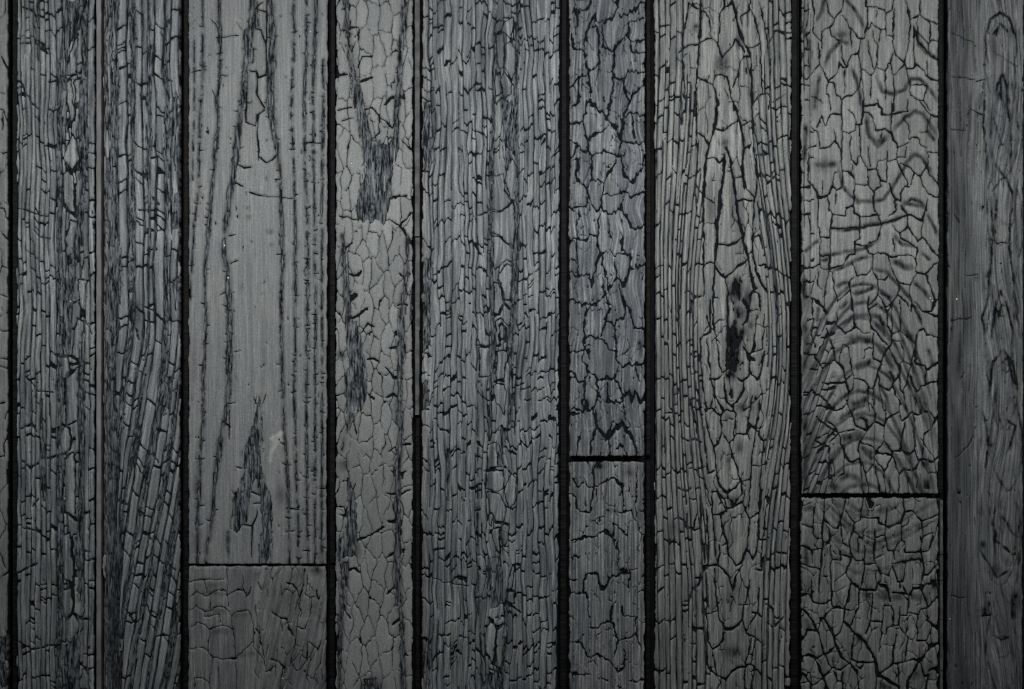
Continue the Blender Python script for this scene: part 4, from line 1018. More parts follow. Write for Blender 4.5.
r.cracks(q0([(300, 10), (340, 45), (375, 60)], [(375, 60), (410, 75), (440, 120), (440, 220), (455, 240), (485, 270), (510, 330), (520, 360)], [2.2, (385, -60), (385, 0), (380, 60), (380, 120), (372, 270), (365, 400), (350, 540), (345, 700)], [(372, 270), (410, 245), (455, 240)], [(240, 335), (270, 300), (300, 280), (372, 275)], [(300, 10), (298, 110), (275, 200), (265, 320), (275, 450), (285, 700)], [(530, -40), (530, 40), (500, 80), (500, 200), (490, 275)], [(530, 40), (560, 30), (575, 0)],
            [2.4, (570, -40), (600, 90), (620, 180), (650, 260), (685, 330), (700, 400), (700, 560), (705, 700)], [(520, 360), (580, 280), (600, 240)], [(600, 240), (640, 290), (660, 330)], [(640, 160), (635, 100), (680, 75), (690, 30)], [(690, 60), (720, 120), (745, 200), (755, 270), (700, 300), (660, 300)], [(690, 350), (650, 350), (625, 380), (610, 480), (580, 550)], [(365, 490), (420, 520), (460, 530), (470, 470), (510, 465), (545, 475), (560, 540), (590, 700)], [(460, 530), (480, 600), (487, 700)], [1.0, (470, 440), (470, 480)],
            [(745, 0), (780, 150), (800, 280), (820, 400), (810, 688)], [(755, 270), (760, 420), (765, 590)], [(690, -20), (690, 40), (690, 60)], [1.6, (710, 640), (760, 590), (800, 585), (830, 640), (900, 600)], [1.6, (800, 280), (850, 190), (940, 210)]) +
         q1([2.6, (490, 0), (480, 90), (465, 190), (430, 290), (410, 400), (405, 520), (400, 640)], [2.2, (580, 0), (610, 80), (635, 180), (650, 300), (640, 460), (655, 560)], [1.8, (475, 180), (520, 190), (560, 165), (610, 130)], [1.5, (365, 210), (400, 225), (430, 290)], [1.6, (350, 0), (355, 210), (360, 400), (350, 560), (355, 700)], [1.7, (430, 365), (460, 355), (500, 400)], [2.4, (500, 400), (530, 350), (525, 470), (500, 600), (488, 700)], [2.4, (540, 300), (565, 350), (580, 470), (600, 600), (605, 700)], [1.0, (540, 440), (575, 445)],
            [(640, 160), (695, 130)], [(640, 310), (690, 285)], [(590, 490), (640, 480)], [(655, 490), (670, 560), (720, 610)], [1.8, (600, 640), (650, 615), (690, 635), (715, 630)], [1.8, (700, 0), (705, 100), (720, 350), (730, 500), (722, 640)], [(730, 345), (795, 335)], [(740, 490), (755, 450), (780, 480), (800, 520), (850, 480)], [1.8, (355, 540), (400, 590), (460, 640)], [1.4, (300, 330), (330, 315)]) +
         q2([2.6, (510, -40), (490, 120), (480, 270), (470, 400)], [2.4, (600, -20), (625, 130), (650, 270), (680, 350), (690, 450), (720, 560), (690, 600), (690, 680)], [1.9, (490, 275), (560, 280), (590, 270), (635, 235)], [1.9, (470, 400), (490, 450), (535, 490), (600, 430), (670, 375)], [1.6, (400, 410), (440, 390), (470, 400)], [1.8, (470, 400), (465, 500), (455, 688)], [1.8, (395, -20), (400, 300), (400, 600)], [1.6, (535, 490), (550, 560), (550, 700)], [1.8, (650, 620), (690, 700)], [1.5, (690, 600), (710, 575), (745, 590), (760, 700)],
            [(680, 340), (710, 320), (705, 250), (715, 0)], [(710, 240), (745, 220), (770, 300), (800, 290)], [(745, 410), (780, 400), (810, 440), (830, 350)], [2.2, (710, 340), (740, 480), (800, 580)], [1.8, (280, 580), (300, 570), (350, 610), (385, 600)], [(740, 10), (770, 300)], [(710, 320), (715, 400)]) +
         q3([2.2, (545, 0), (550, 80), (550, 250), (545, 400)], [1.8, (640, 0), (680, 60), (670, 130), (640, 160)], [(470, 150), (500, 120), (530, 125)], [1.8, (455, 0), (460, 150), (480, 250), (500, 400), (510, 450), (545, 435)], [1.8, (440, 500), (480, 500), (510, 470)], [(375, 240), (410, 215), (440, 200), (440, 0)], [1.6, (420, 240), (435, 400), (450, 520)], [1.6, (325, 340), (345, 360), (368, 350)], [1.8, (650, 290), (670, 335), (720, 325), (770, 300)], [1.6, (690, 360), (685, 420), (700, 470)], [1.6, (670, 340), (690, 400), (680, 470), (640, 510), (610, 480)],
            [2.0, (690, 460), (735, 500), (760, 460), (775, 320)], [2.0, (530, 480), (530, 560), (545, 640), (575, 665), (610, 640), (650, 560), (650, 510)], [2.4, (574, 575), (576, 612)], [1.7, (300, 630), (340, 620), (390, 650)], [2.0, (450, 520), (470, 600), (525, 700)], [1.6, (375, 240), (385, 450), (410, 640), (418, 700)], [1.6, (325, 0), (335, 330), (345, 540), (390, 680)], [1.5, (735, 90), (720, 230), (700, 320)], [1.4, (780, 90), (770, 300)]) +
         q4([(405, 60), (440, 50), (450, 0)], [(440, 50), (480, 80), (510, 95), (540, 60), (580, 70), (600, 40)], [(405, 60), (430, 200), (465, 300), (490, 280), (510, 200), (510, 95)], [(510, 200), (560, 280), (580, 250), (605, 215), (600, 90), (590, 60)], [(605, 215), (665, 215), (680, 120), (705, -20)], [1.8, (465, 300), (480, 440), (500, 540), (550, 585), (600, 550), (630, 510), (610, 430), (580, 350), (560, 270)], [(630, 510), (690, 500), (700, 400), (715, 280), (725, 190)], [1.8, (690, 150), (725, 190), (770, 255), (840, 245)], [1.8, (500, 540), (550, 600), (585, 675), (600, 640), (640, 590), (640, 510)],
            [(430, 460), (465, 440)], [(440, 580), (480, 575), (545, 700)], [(705, 410), (750, 420), (800, 400)], [1.8, (310, 0), (360, 180), (390, 420), (440, 660)], [1.7, (365, 0), (400, 200), (430, 460)], [1.6, (755, 0), (740, 120), (725, 190)], [1.6, (780, 260), (760, 420), (745, 690)], [1.6, (700, 420), (690, 580), (680, 690)], [1.6, (260, 230), (300, 260), (350, 245), (385, 270)], [1.6, (310, 435), (350, 430), (375, 480)], [2.0, (240, 545), (290, 575), (320, 555)], [1.4, (160, 80), (240, 90)]) +
         q5([(455, 160), (500, 160), (550, 120), (530, 60), (480, 0)], [(455, 0), (455, 150), (470, 300), (480, 465)], [(550, 120), (580, 115), (600, 100)], [(530, 0), (590, 110), (650, 70), (660, 0)], [1.8, (510, 160), (520, 250), (540, 330), (560, 410), (600, 475), (640, 450), (670, 370), (680, 300), (690, 180)], [1.8, (690, 180), (660, 130), (650, 70)], [1.8, (690, 180), (750, 140), (765, 0)], [1.7, (670, 370), (710, 440), (730, 400), (745, 260), (750, 140)], [1.8, (400, 490), (430, 480), (470, 465), (500, 480), (560, 540), (580, 640), (600, 560), (640, 470)], [1.5, (500, 340), (490, 470)], [1.4, (520, 350), (545, 330)],
            [1.6, (415, 120), (430, 300), (430, 480)], [1.6, (745, 310), (800, 310)], [1.6, (715, 500), (770, 500), (780, 420), (810, 440)], [1.8, (320, 620), (370, 590), (380, 530), (430, 480)], [1.7, (805, 440), (840, 390), (920, 400)], [1.8, (210, 190), (240, 170), (280, 200), (300, 240), (340, 240), (350, 150)], [1.7, (380, 0), (385, 280), (410, 460)], [1.5, (805, 0), (770, 310), (760, 480)]) +
         q6([2.0, (465, -60), (480, 130), (500, 260), (530, 310), (570, 320), (610, 295), (640, 260), (655, 160)], [1.5, (620, 160), (680, 165)], [1.8, (650, 270), (670, 340), (720, 370), (780, 420)], [1.8, (460, 440), (510, 400), (530, 330)], [1.8, (455, 430), (480, 610), (540, 630), (570, 580), (610, 555), (660, 550), (690, 420), (700, 370)], [1.6, (540, 630), (530, 740)], [1.6, (660, 550), (660, 740)], [1.8, (660, 545), (690, 540), (715, 550), (700, 740)], [1.6, (420, 220), (480, 205)], [1.4, (320, 410), (350, 410)], [1.5, (280, 145), (310, 140), (320, 80), (370, 40)], [1.5, (690, 0), (660, 160)], [1.6, (415, -30), (420, 220), (430, 400), (460, 440)], [1.6, (700, 210), (750, 215)], [1.8, (390, -20), (400, 260), (430, 560), (480, 610)], [1.5, (720, 370), (700, 540)], [1.5, (745, 60), (740, 200), (670, 330)], [1.6, (430, 560), (460, 550)], [1.6, (790, 160), (835, 190), (850, 300), (900, 240)]), 1.55, 0.85)
r.torn(polys=[q1([(245, 0), (270, 0), (270, 150), (245, 160)])[0][1]], rough=2.4)
r.cells(12, 32, w=0.9, jit=0.42, warp=2.5, jagged=1.6, thin=1.5, where=~out)
r.hairs([(722.5, 64, 7, 10, 0.95), (739, 41, 5, 7, 0.8), (736, 290, 9, 12, 1.35), (746, 300, 5, 14, 0.9), (741, 312, 7, 9, 1.1), (734, 338, 8, 16, 1.5), (733, 358, 7, 18, 1.45), (743, 332, 6, 7, 0.9), (731, 375, 7, 6, 1.0), (750, 325, 4, 5, 0.8), (728, 318, 3, 14, 0.7), (725, 143, 4, 6, 0.8), (734.7, 323, 2, 4, 1.2), (731.5, 393, 2, 4, 1.0), (739, 447, 5, 6, 0.8), (729, 460, 3, 5, 0.7), (730, 596, 5, 12, 0.6), (733, 652, 10, 6, 0.8), (736, 500, 7, 4, 0.7), (727, 417, 4, 8, 0.6), (735, 586, 8, 10, 0.5), (741, 407, 7, 5, 0.8), (752, 405, 6, 14, 0.5), (696, 27, 3, 4, 0.9), (672, 530, 6, 10, 0.5), (664, 370, 7, 30, 0.35), (664, 655, 8, 50, 0.30), (664, 440, 7, 30, 0.25)])
r.fibres(0.5, 1.9, 50)
build_board(r, "wide board with a dark knot and nested pointed arches of grain around it", crust_material("crust_j", shade(1.32, 1.01, 1, 0.96), line=0.42, pitch=2.8, relief=0.45),
            lips=[((793.2, 792.2), (799.0, 799.0), *FULL, 9.5, SAWN)], strand=r.strands(0.6))

# --- rippled board
J8 = 495.5
r = Relief((802.2, 802.0), (938.4, 937.8), Y0, J8 - 2.2, 11, edge=0.6)
k0 = lambda *a: V(790, 0, 6.2625, *a)
k1 = lambda *a: V(790, 100, 6.2625, *a)
k2 = lambda *a: V(790, 200, 6.2625, *a)
k3 = lambda *a: V(790, 300, 6.2625, *a)
k4 = lambda *a: V(790, 400, 6.2625, *a)
r.G = r.X + 0.35 * np.maximum(0, r.Y - 300) * smooth(852, 830, r.X) - 0.12 * np.maximum(0, r.Y - 260) * smooth(875, 905, r.X)
r.S = r.Y + 0.3 * (r.X - 840) * smooth(852, 830, r.X) * smooth(300, 340, r.Y)
r.cells(14, 20, w=1.3, jit=0.4, jagged=1.2, where=vis(r))
r.strips(every(800, 1000, 6.5, 19, 0.3), 17, keep=0.8, sig=3, wl=1.1, wt=1.5, miss=0.2, jag=1.4, where=(r.X < 836) & (r.Y > 318) & (r.X > 803), extra=0.2, slant=0.6)
r.strips(every(700, 1000, 7.2, 20, 0.3), 200, keep=0.1, sig=3, wl=0.8, wt=1.0, miss=0.45, where=(r.X > 868) & (r.Y > 395), extra=0.0)
r.strips(every(800, 900, 5.5, 21, 0.3), 22, keep=0.7, sig=3, wl=1.0, wt=1.3, miss=0.3, where=(r.X < 815) & (r.Y < 300), extra=0.2)
r.cracks(k0([(125, -40), (150, 40), (145, 200), (200, 265)], [(215, -40), (240, 80), (280, 110), (320, 70), (345, -40)], [(280, 110), (275, 140), (255, 170), (205, 190), (200, 300)], [(255, 170), (260, 230), (310, 245)], [(320, 85), (355, 130), (370, 175), (400, 190), (430, 240), (465, 245)], [1.8, (470, -30), (480, 40), (530, 40), (560, 50), (590, 60), (605, 90), (640, 60), (660, -30)], [(490, 40), (490, 140), (480, 190), (465, 245)], [(490, 190), (510, 140), (540, 165), (570, 180), (600, 180), (600, 90)], [(545, 60), (545, 120)],
            [(600, 180), (605, 220), (640, 220)], [1.7, (655, 50), (645, 200), (650, 300), (680, 360), (720, 395), (740, 280), (755, 160), (745, 60), (720, -30)], [(570, 180), (550, 300), (545, 410), (510, 475), (450, 430), (430, 340), (440, 250)], [(490, 250), (500, 350), (530, 440)], [(520, 190), (525, 240), (550, 280)], [(380, 350), (430, 330)], [(370, 370), (360, 420), (330, 420), (310, 390), (300, 450), (240, 515), (210, 450), (185, 395), (190, 330), (175, 270)], [(385, 190), (385, 300)], [(320, 270), (325, 360), (355, 420), (380, 350)],
            [(240, 515), (270, 515), (290, 590), (325, 620), (390, 590), (440, 540), (450, 430)], [(345, 430), (345, 590)], [(185, 400), (150, 440), (110, 500), (80, 470)], [(650, 330), (635, 400), (640, 460), (660, 470), (690, 440), (720, 395)], [(545, 420), (600, 450), (625, 395), (640, 395)], [(600, 450), (590, 520)], [1.7, (720, 395), (735, 430), (775, 425), (790, 400), (830, 440), (870, 490), (930, 505)], [(735, 430), (755, 560), (760, 600), (840, 630)], [(775, 170), (780, 420)], [(760, 120), (810, 90), (860, 120), (930, 150)], [(815, -30), (815, 90)],
            [(800, 100), (800, 200), (865, 270), (895, 245), (930, 265)], [(865, 120), (885, 180), (870, 270), (875, 350), (930, 370)], [1.6, (770, 150), (800, 250), (870, 330)], [(860, 380), (865, 490)], [(650, 470), (655, 600), (648, 700)], [(510, 480), (510, 610)], [(450, 440), (470, 660), (500, 655), (550, 650), (570, 688)], [(130, 600), (170, 605), (205, 650)], [(240, 515), (230, 590), (245, 600), (262, 700)], [(325, 620), (325, 700)], [(80, 200), (120, 220)], [(840, 630), (880, 700)], [(755, 530), (860, 540), (845, 620), (840, 630)], [1.0, (120, 0), (100, 200), (120, 400)], [1.0, (600, 520), (600, 620)]) +
         k1([(230, 160), (240, 110), (270, 90), (320, 90)], [(320, 0), (330, 190), (325, 330), (330, 440)], [(170, 170), (200, 100), (220, 160), (235, 160)], [(365, 65), (400, 90), (415, 130), (415, 185), (380, 205), (335, 195)], [1.9, (415, 150), (450, 150), (465, 0)], [1.9, (470, 75), (500, 80), (520, 110), (540, 190), (600, 180), (640, 210), (650, 250), (680, 300)], [1.7, (550, 0), (580, 90), (640, 90), (680, 80), (735, 70), (740, 0)], [1.6, (640, 0), (640, 90), (635, 200)], [1.6, (480, 40), (500, 40), (540, 30)], [(720, 120), (745, 160), (750, 250)], [(810, 0), (880, 100), (930, 105)],
            [(880, 100), (860, 170), (865, 200), (805, 200)], [(750, 250), (800, 230), (820, 280), (860, 300)], [(865, 320), (930, 330)], [(680, 300), (720, 280), (745, 270)], [(680, 300), (670, 360), (720, 360), (730, 290)], [1.7, (670, 370), (690, 430), (740, 530)], [(610, 390), (670, 370)], [(610, 320), (610, 390)], [(440, 150), (440, 350), (460, 380), (490, 440), (550, 435), (550, 380), (605, 370)], [(380, 220), (380, 370), (420, 410), (420, 360), (440, 350)], [(390, 405), (390, 460), (410, 490), (410, 530), (490, 530), (490, 440)], [(550, 435), (565, 500), (605, 515), (610, 395)],
            [(490, 530), (520, 580), (565, 540), (565, 500)], [(490, 290), (510, 420)], [(330, 440), (370, 450), (405, 490)], [(330, 440), (330, 540), (290, 565), (265, 545), (275, 460), (300, 450)], [(190, 300), (250, 290), (290, 250), (275, 180)], [(290, 250), (320, 320)], [(190, 300), (175, 200), (130, 170)], [(80, 320), (165, 285)], [1.8, (110, 510), (150, 540), (180, 610), (240, 600), (265, 545)], [(410, 530), (400, 660), (355, 670)], [1.7, (525, 580), (535, 700)], [(290, 565), (290, 650)], [1.7, (620, 520), (660, 620), (690, 635)], [(690, 635), (695, 590), (720, 540), (750, 540)], [(660, 620), (668, 700)],
            [(690, 400), (750, 420), (780, 460), (760, 530)], [(780, 460), (820, 480), (860, 590), (930, 605)], [(865, 400), (820, 480)], [(865, 320), (870, 400), (855, 430), (870, 450), (930, 530)], [(860, 610), (860, 700)], [(240, 600), (245, 700)], [(570, 190), (570, 240)], [1.0, (205, 500), (205, 590)], [(120, 320), (110, 510)], [(180, 610), (180, 700)]) +
         k2([(180, 0), (170, 150), (190, 200), (190, 260)], [(245, 0), (250, 60), (270, 90), (350, 100), (360, 50), (400, 40)], [1.6, (400, 0), (405, 80), (440, 100), (440, 170), (440, 240)], [(530, 0), (540, 80), (580, 160), (560, 230), (480, 290), (420, 280), (410, 260), (440, 245)], [(440, 110), (520, 95), (570, 100)], [(665, 0), (665, 70), (620, 100)], [1.7, (690, 30), (740, 90), (830, 125), (860, 0)], [(740, 90), (735, 170), (690, 210), (640, 160)], [1.7, (740, 170), (800, 260), (830, 230), (925, 350)], [(830, 125), (830, 230)], [1.6, (270, 90), (255, 180), (255, 340)], [1.9, (255, 180), (300, 180), (380, 170), (440, 170)],
            [1.4, (440, 170), (510, 165), (580, 150), (660, 130), (740, 90)], [(190, 240), (250, 240)], [(190, 260), (190, 400), (150, 420), (90, 440)], [(195, 350), (245, 350), (245, 430), (195, 430), (190, 400)], [1.8, (255, 340), (245, 430), (340, 405), (370, 345), (410, 340), (405, 260)], [(480, 290), (490, 330), (520, 340), (550, 330), (610, 345), (650, 360), (720, 350), (770, 345), (785, 370)], [(650, 240), (650, 330)], [1.8, (800, 290), (790, 450), (850, 470), (870, 430), (930, 395)], [(395, 390), (420, 470), (480, 470), (515, 430), (520, 340)], [(515, 430), (555, 500), (600, 505), (620, 480)], [(620, 350), (640, 440), (690, 520), (750, 535), (790, 460)], [(680, 200), (690, 240), (800, 300)],
            [(245, 440), (265, 450), (280, 550), (300, 640), (350, 590), (380, 560), (370, 510), (400, 480)], [(555, 500), (555, 590), (500, 660)], [(180, 450), (170, 530), (200, 555)], [(245, 440), (220, 600), (215, 700)], [2.2, (90, 600), (180, 640), (230, 700)], [(380, 560), (392, 700)], [(690, 530), (680, 590), (640, 650), (600, 668), (560, 600)], [(760, 510), (750, 580), (770, 640), (760, 700)], [1.7, (860, 470), (890, 580), (920, 630), (880, 700)], [(680, 590), (750, 670)], [(490, 600), (490, 700)], [(780, 630), (825, 700)], [1.0, (120, 90), (130, 200)], [1.0, (160, 470), (130, 600)], [(910, 630), (930, 620)]) +
         k3([1.8, (135, 0), (150, 150), (130, 220), (165, 290)], [2, (150, 10), (210, 50), (235, 85)], [1.6, (390, 0), (405, 100), (410, 170), (350, 210), (290, 160), (300, 80)], [1.7, (490, 0), (500, 100), (515, 180), (550, 210), (620, 290)], [(500, 60), (550, 30)], [(570, 0), (610, 70), (640, 30)], [1.6, (690, 0), (695, 190)], [(760, 0), (830, 160)], [(830, 75), (880, 70), (900, 0)], [1.7, (805, 200), (835, 175), (860, 220), (930, 230)], [(410, 170), (460, 210), (500, 210)], [1.7, (610, 70), (610, 160), (640, 220), (630, 280), (600, 320), (580, 380), (550, 460), (520, 560)],
            [(640, 250), (690, 260), (720, 340), (710, 380), (680, 410)], [1.8, (620, 310), (680, 410), (680, 470), (625, 570), (560, 530), (555, 470)], [1.7, (525, 210), (520, 300), (525, 370), (580, 400)], [(465, 370), (470, 310), (520, 305)], [(330, 280), (370, 300), (380, 400), (400, 480)], [1.7, (400, 490), (440, 495), (490, 530), (500, 560), (520, 560)], [(400, 470), (390, 560), (370, 580), (340, 510), (390, 460)], [1.7, (710, 380), (760, 410), (790, 280), (700, 200)], [1.7, (790, 290), (785, 400), (850, 410)], [1.7, (850, 410), (855, 440), (930, 390)], [1.7, (690, 410), (690, 560), (710, 580), (740, 510), (760, 410)],
            [1.8, (760, 480), (790, 580), (820, 540), (930, 510)], [(370, 580), (360, 640)], [1.6, (490, 540), (490, 580), (500, 700)], [(640, 530), (700, 660)], [(560, 540), (590, 700)], [(720, 580), (730, 700)], [(795, 590), (790, 700)], [(520, 560), (530, 700)], [(850, 420), (850, 530)], [2.0, (230, 180), (260, 260), (290, 380), (330, 430), (370, 580)], [1.6, (240, 200), (200, 290), (160, 360), (195, 410)], [1.6, (195, 400), (270, 400)], [1.8, (200, 520), (290, 520), (335, 520)], [1.8, (150, 580), (200, 610), (280, 700)], [(330, 280), (310, 400)], [(640, 30), (640, 220)], [(700, 190), (640, 220)], [(800, 210), (790, 290)], [(925, 100), (830, 75)]) +
         k4([1.8, (350, 0), (380, 70), (410, 160), (490, 190), (480, 130), (440, 110)], [1.8, (490, 190), (530, 130), (590, 170), (610, 120), (680, 80), (690, 0)], [1.9, (680, 80), (700, 130), (740, 100), (760, 80), (810, 95), (830, 65), (880, 80), (910, 120)], [1.6, (930, 90), (910, 120), (890, 180), (840, 220), (830, 370)], [(310, 210), (360, 190), (410, 185)], [1.6, (310, 210), (320, 270), (340, 300), (345, 350), (380, 390), (440, 370), (430, 320), (440, 260), (470, 220), (490, 190)], [1.6, (440, 260), (530, 300), (540, 340), (560, 300), (590, 260), (590, 180)], [1.7, (530, 370), (520, 410), (480, 470), (440, 380)], [1.7, (530, 340), (530, 370), (590, 450), (610, 420), (640, 350)],
            [1.9, (540, 330), (600, 340), (640, 350), (640, 320), (690, 320), (700, 290), (720, 140)], [1.9, (700, 310), (750, 345), (780, 310), (775, 100)], [1.8, (780, 310), (810, 380), (830, 370), (890, 390), (930, 350)], [1.9, (690, 470), (720, 430), (770, 445), (800, 430), (810, 380)], [(640, 350), (690, 470)], [(345, 350), (340, 460), (310, 480), (280, 510)], [(260, 420), (260, 490)], [(440, 380), (460, 580)], [(540, 420), (565, 590)], [(620, 470), (632, 590)], [(740, 450), (745, 590)], [(590, 450), (602, 590)], [(800, 440), (800, 590)], [1.9, (165, 100), (240, 170), (300, 200)], [1.8, (220, 0), (270, 60), (300, 70), (350, 30)], [1.6, (240, 270), (310, 210), (240, 130)],
            [1.8, (250, 300), (240, 500)], [1.8, (160, 250), (240, 300)], [(490, 0), (540, 80), (530, 130)], [(600, 0), (595, 170)], [(820, 240), (900, 360)], [(820, 380), (870, 460), (930, 450)], [(590, 260), (640, 320)], [(690, 470), (680, 590)], [(480, 470), (500, 590)]), 1.3, 1.0)
r.bands(k0([(215, 420), (250, 330), (320, 250), (340, 210)], [(340, -20), (420, 80), (470, 180)], [(390, 420), (420, 510), (440, 600), (450, 688)], [(540, 480), (580, 570), (640, 590), (720, 560), (760, 490), (820, 500), (900, 590), (935, 640)], [(790, 180), (810, 280), (860, 330), (930, 370)], [(170, 130), (200, 70), (220, -20)], [3, (185, 470), (170, 600), (150, 700)], [(290, 215), (320, 222), (350, 215)], [(110, 220), (130, 330), (120, 470)], [(300, 250), (370, 270)]) +
        k1([5, (150, 405), (200, 412), (260, 405), (300, 400)], [(300, 400), (330, 540), (380, 600), (430, 630), (520, 640), (590, 620), (640, 550), (690, 470), (740, 380), (780, 340), (830, 360), (870, 430), (910, 530)], [3.4, (480, 100), (490, 210), (550, 290), (620, 230)], [(640, 200), (720, 110), (780, 70), (830, 90), (870, 140), (920, 220)], [(700, 670), (760, 620), (820, 640), (850, 680)], [3, (545, 270), (600, 230)], [(860, 180), (910, 260)], [4, (100, 150), (90, 400)]) +
        k2([(260, 180), (340, 190), (420, 175), (520, 155), (640, 135), (730, 95)], [(195, 350), (250, 345), (330, 330), (410, 320), (500, 290), (560, 245)], [(260, 445), (340, 420), (420, 375), (510, 355)], [(520, 430), (600, 450), (680, 530), (770, 640)], [(290, 550), (320, 525), (370, 515)], [(390, 590), (470, 575), (540, 540)], [(650, 220), (700, 280), (790, 290)], [5, (650, 380), (720, 420), (780, 430)], [(770, 510), (850, 580), (890, 640)], [(830, 330), (880, 380)], [(860, 80), (925, 220)], [(560, 570), (640, 620)], [(90, 330), (180, 250)], [5, (90, 480), (85, 560), (110, 640)], [(200, 380), (240, 372)], [(700, 20), (830, 40), (850, 60)], [(410, 15), (520, 10)]) +
        k3([4, (330, 180), (390, 110), (480, 98), (560, 105), (610, 200)], [6, (365, 245), (430, 248), (520, 260)], [4, (520, 260), (600, 350), (650, 440)], [6, (400, 430), (460, 410), (520, 380)], [5, (390, 660), (450, 640), (490, 610)], [5, (710, 170), (790, 290)], [4, (520, 130), (640, 260)], [(780, 30), (820, 140)], [(560, 520), (610, 620), (620, 700)], [5, (90, 120), (105, 300), (85, 500)], [(870, 300), (900, 420)], [(180, 40), (170, 140)], [(620, 440), (660, 520)], [(310, 60), (360, 10)]) +
        k4([(300, 130), (400, 60), (480, 30)], [7, (320, 250), (410, 220), (465, 230)], [5, (310, 510), (360, 470), (420, 490), (460, 560)], [4, (450, 290), (520, 380)], [5, (260, 380), (320, 310)], [(410, 130), (450, 100), (490, 150)], [6, (820, 390), (870, 400)], [7, (855, 500), (860, 560)], [5, (90, 60), (100, 260), (95, 480), (110, 590)], [7, (250, 530), (290, 560)], [(470, 310), (520, 340)]), 3.2, 0.82, 0.9, 0.45)
arc = []
for k, y0 in enumerate((284, 302, 318, 341, 366, 391, 414, 438, 462, 484)):
    o = 3.0 * math.sin(k * 2.1); h_ = 1 + 0.16 * math.sin(k * 1.7)
    arc.append((2.6 + 0.8 * (k % 2), [(862 + o + d_, y0 + q_ * h_) for d_, q_ in ((-66, 92), (-50, 58), (-38, 34), (-25, 13), (-13, 3), (0, 0), (12, 2), (24, 10), (36, 28), (48, 54), (60, 84), (74, 126))]))
r.bands(arc, 3.0, 0.74, 0.8, 0.5)
r.hairs([(841.5, 34, 7, 4, 0.7), (823, 165, 12, 8, 0.45), (859, 436, 6, 5, 0.7), (811, 440, 6, 26, 0.6), (808, 350, 5, 28, 0.7), (806, 300, 6, 14, 0.6), (925, 465, 4, 4, 0.9), (927, 483, 5, 6, 0.9), (834, 488, 8, 5, 0.7), (806, 30, 5, 60, 0.3), (814, 100, 6, 20, 0.5)])
r.fibres(0.22, 1.8, 30)
build_board(r, "wide board rippled with curved wavy ridges like contour lines, above a cross joint", crust_material("crust_k", shade(1.14, 1.0, 1, 0.98), line=0.28, pitch=2.6, relief=0.25),
            lips=[(940.4, 945.6, *FULL, 9.5, SAWN)], flecks=[(931, 298, 1.4), (932.4, 300.6, 1.0), (929.6, 301, 0.8)], strand=r.strands(0.55), space=1.4)

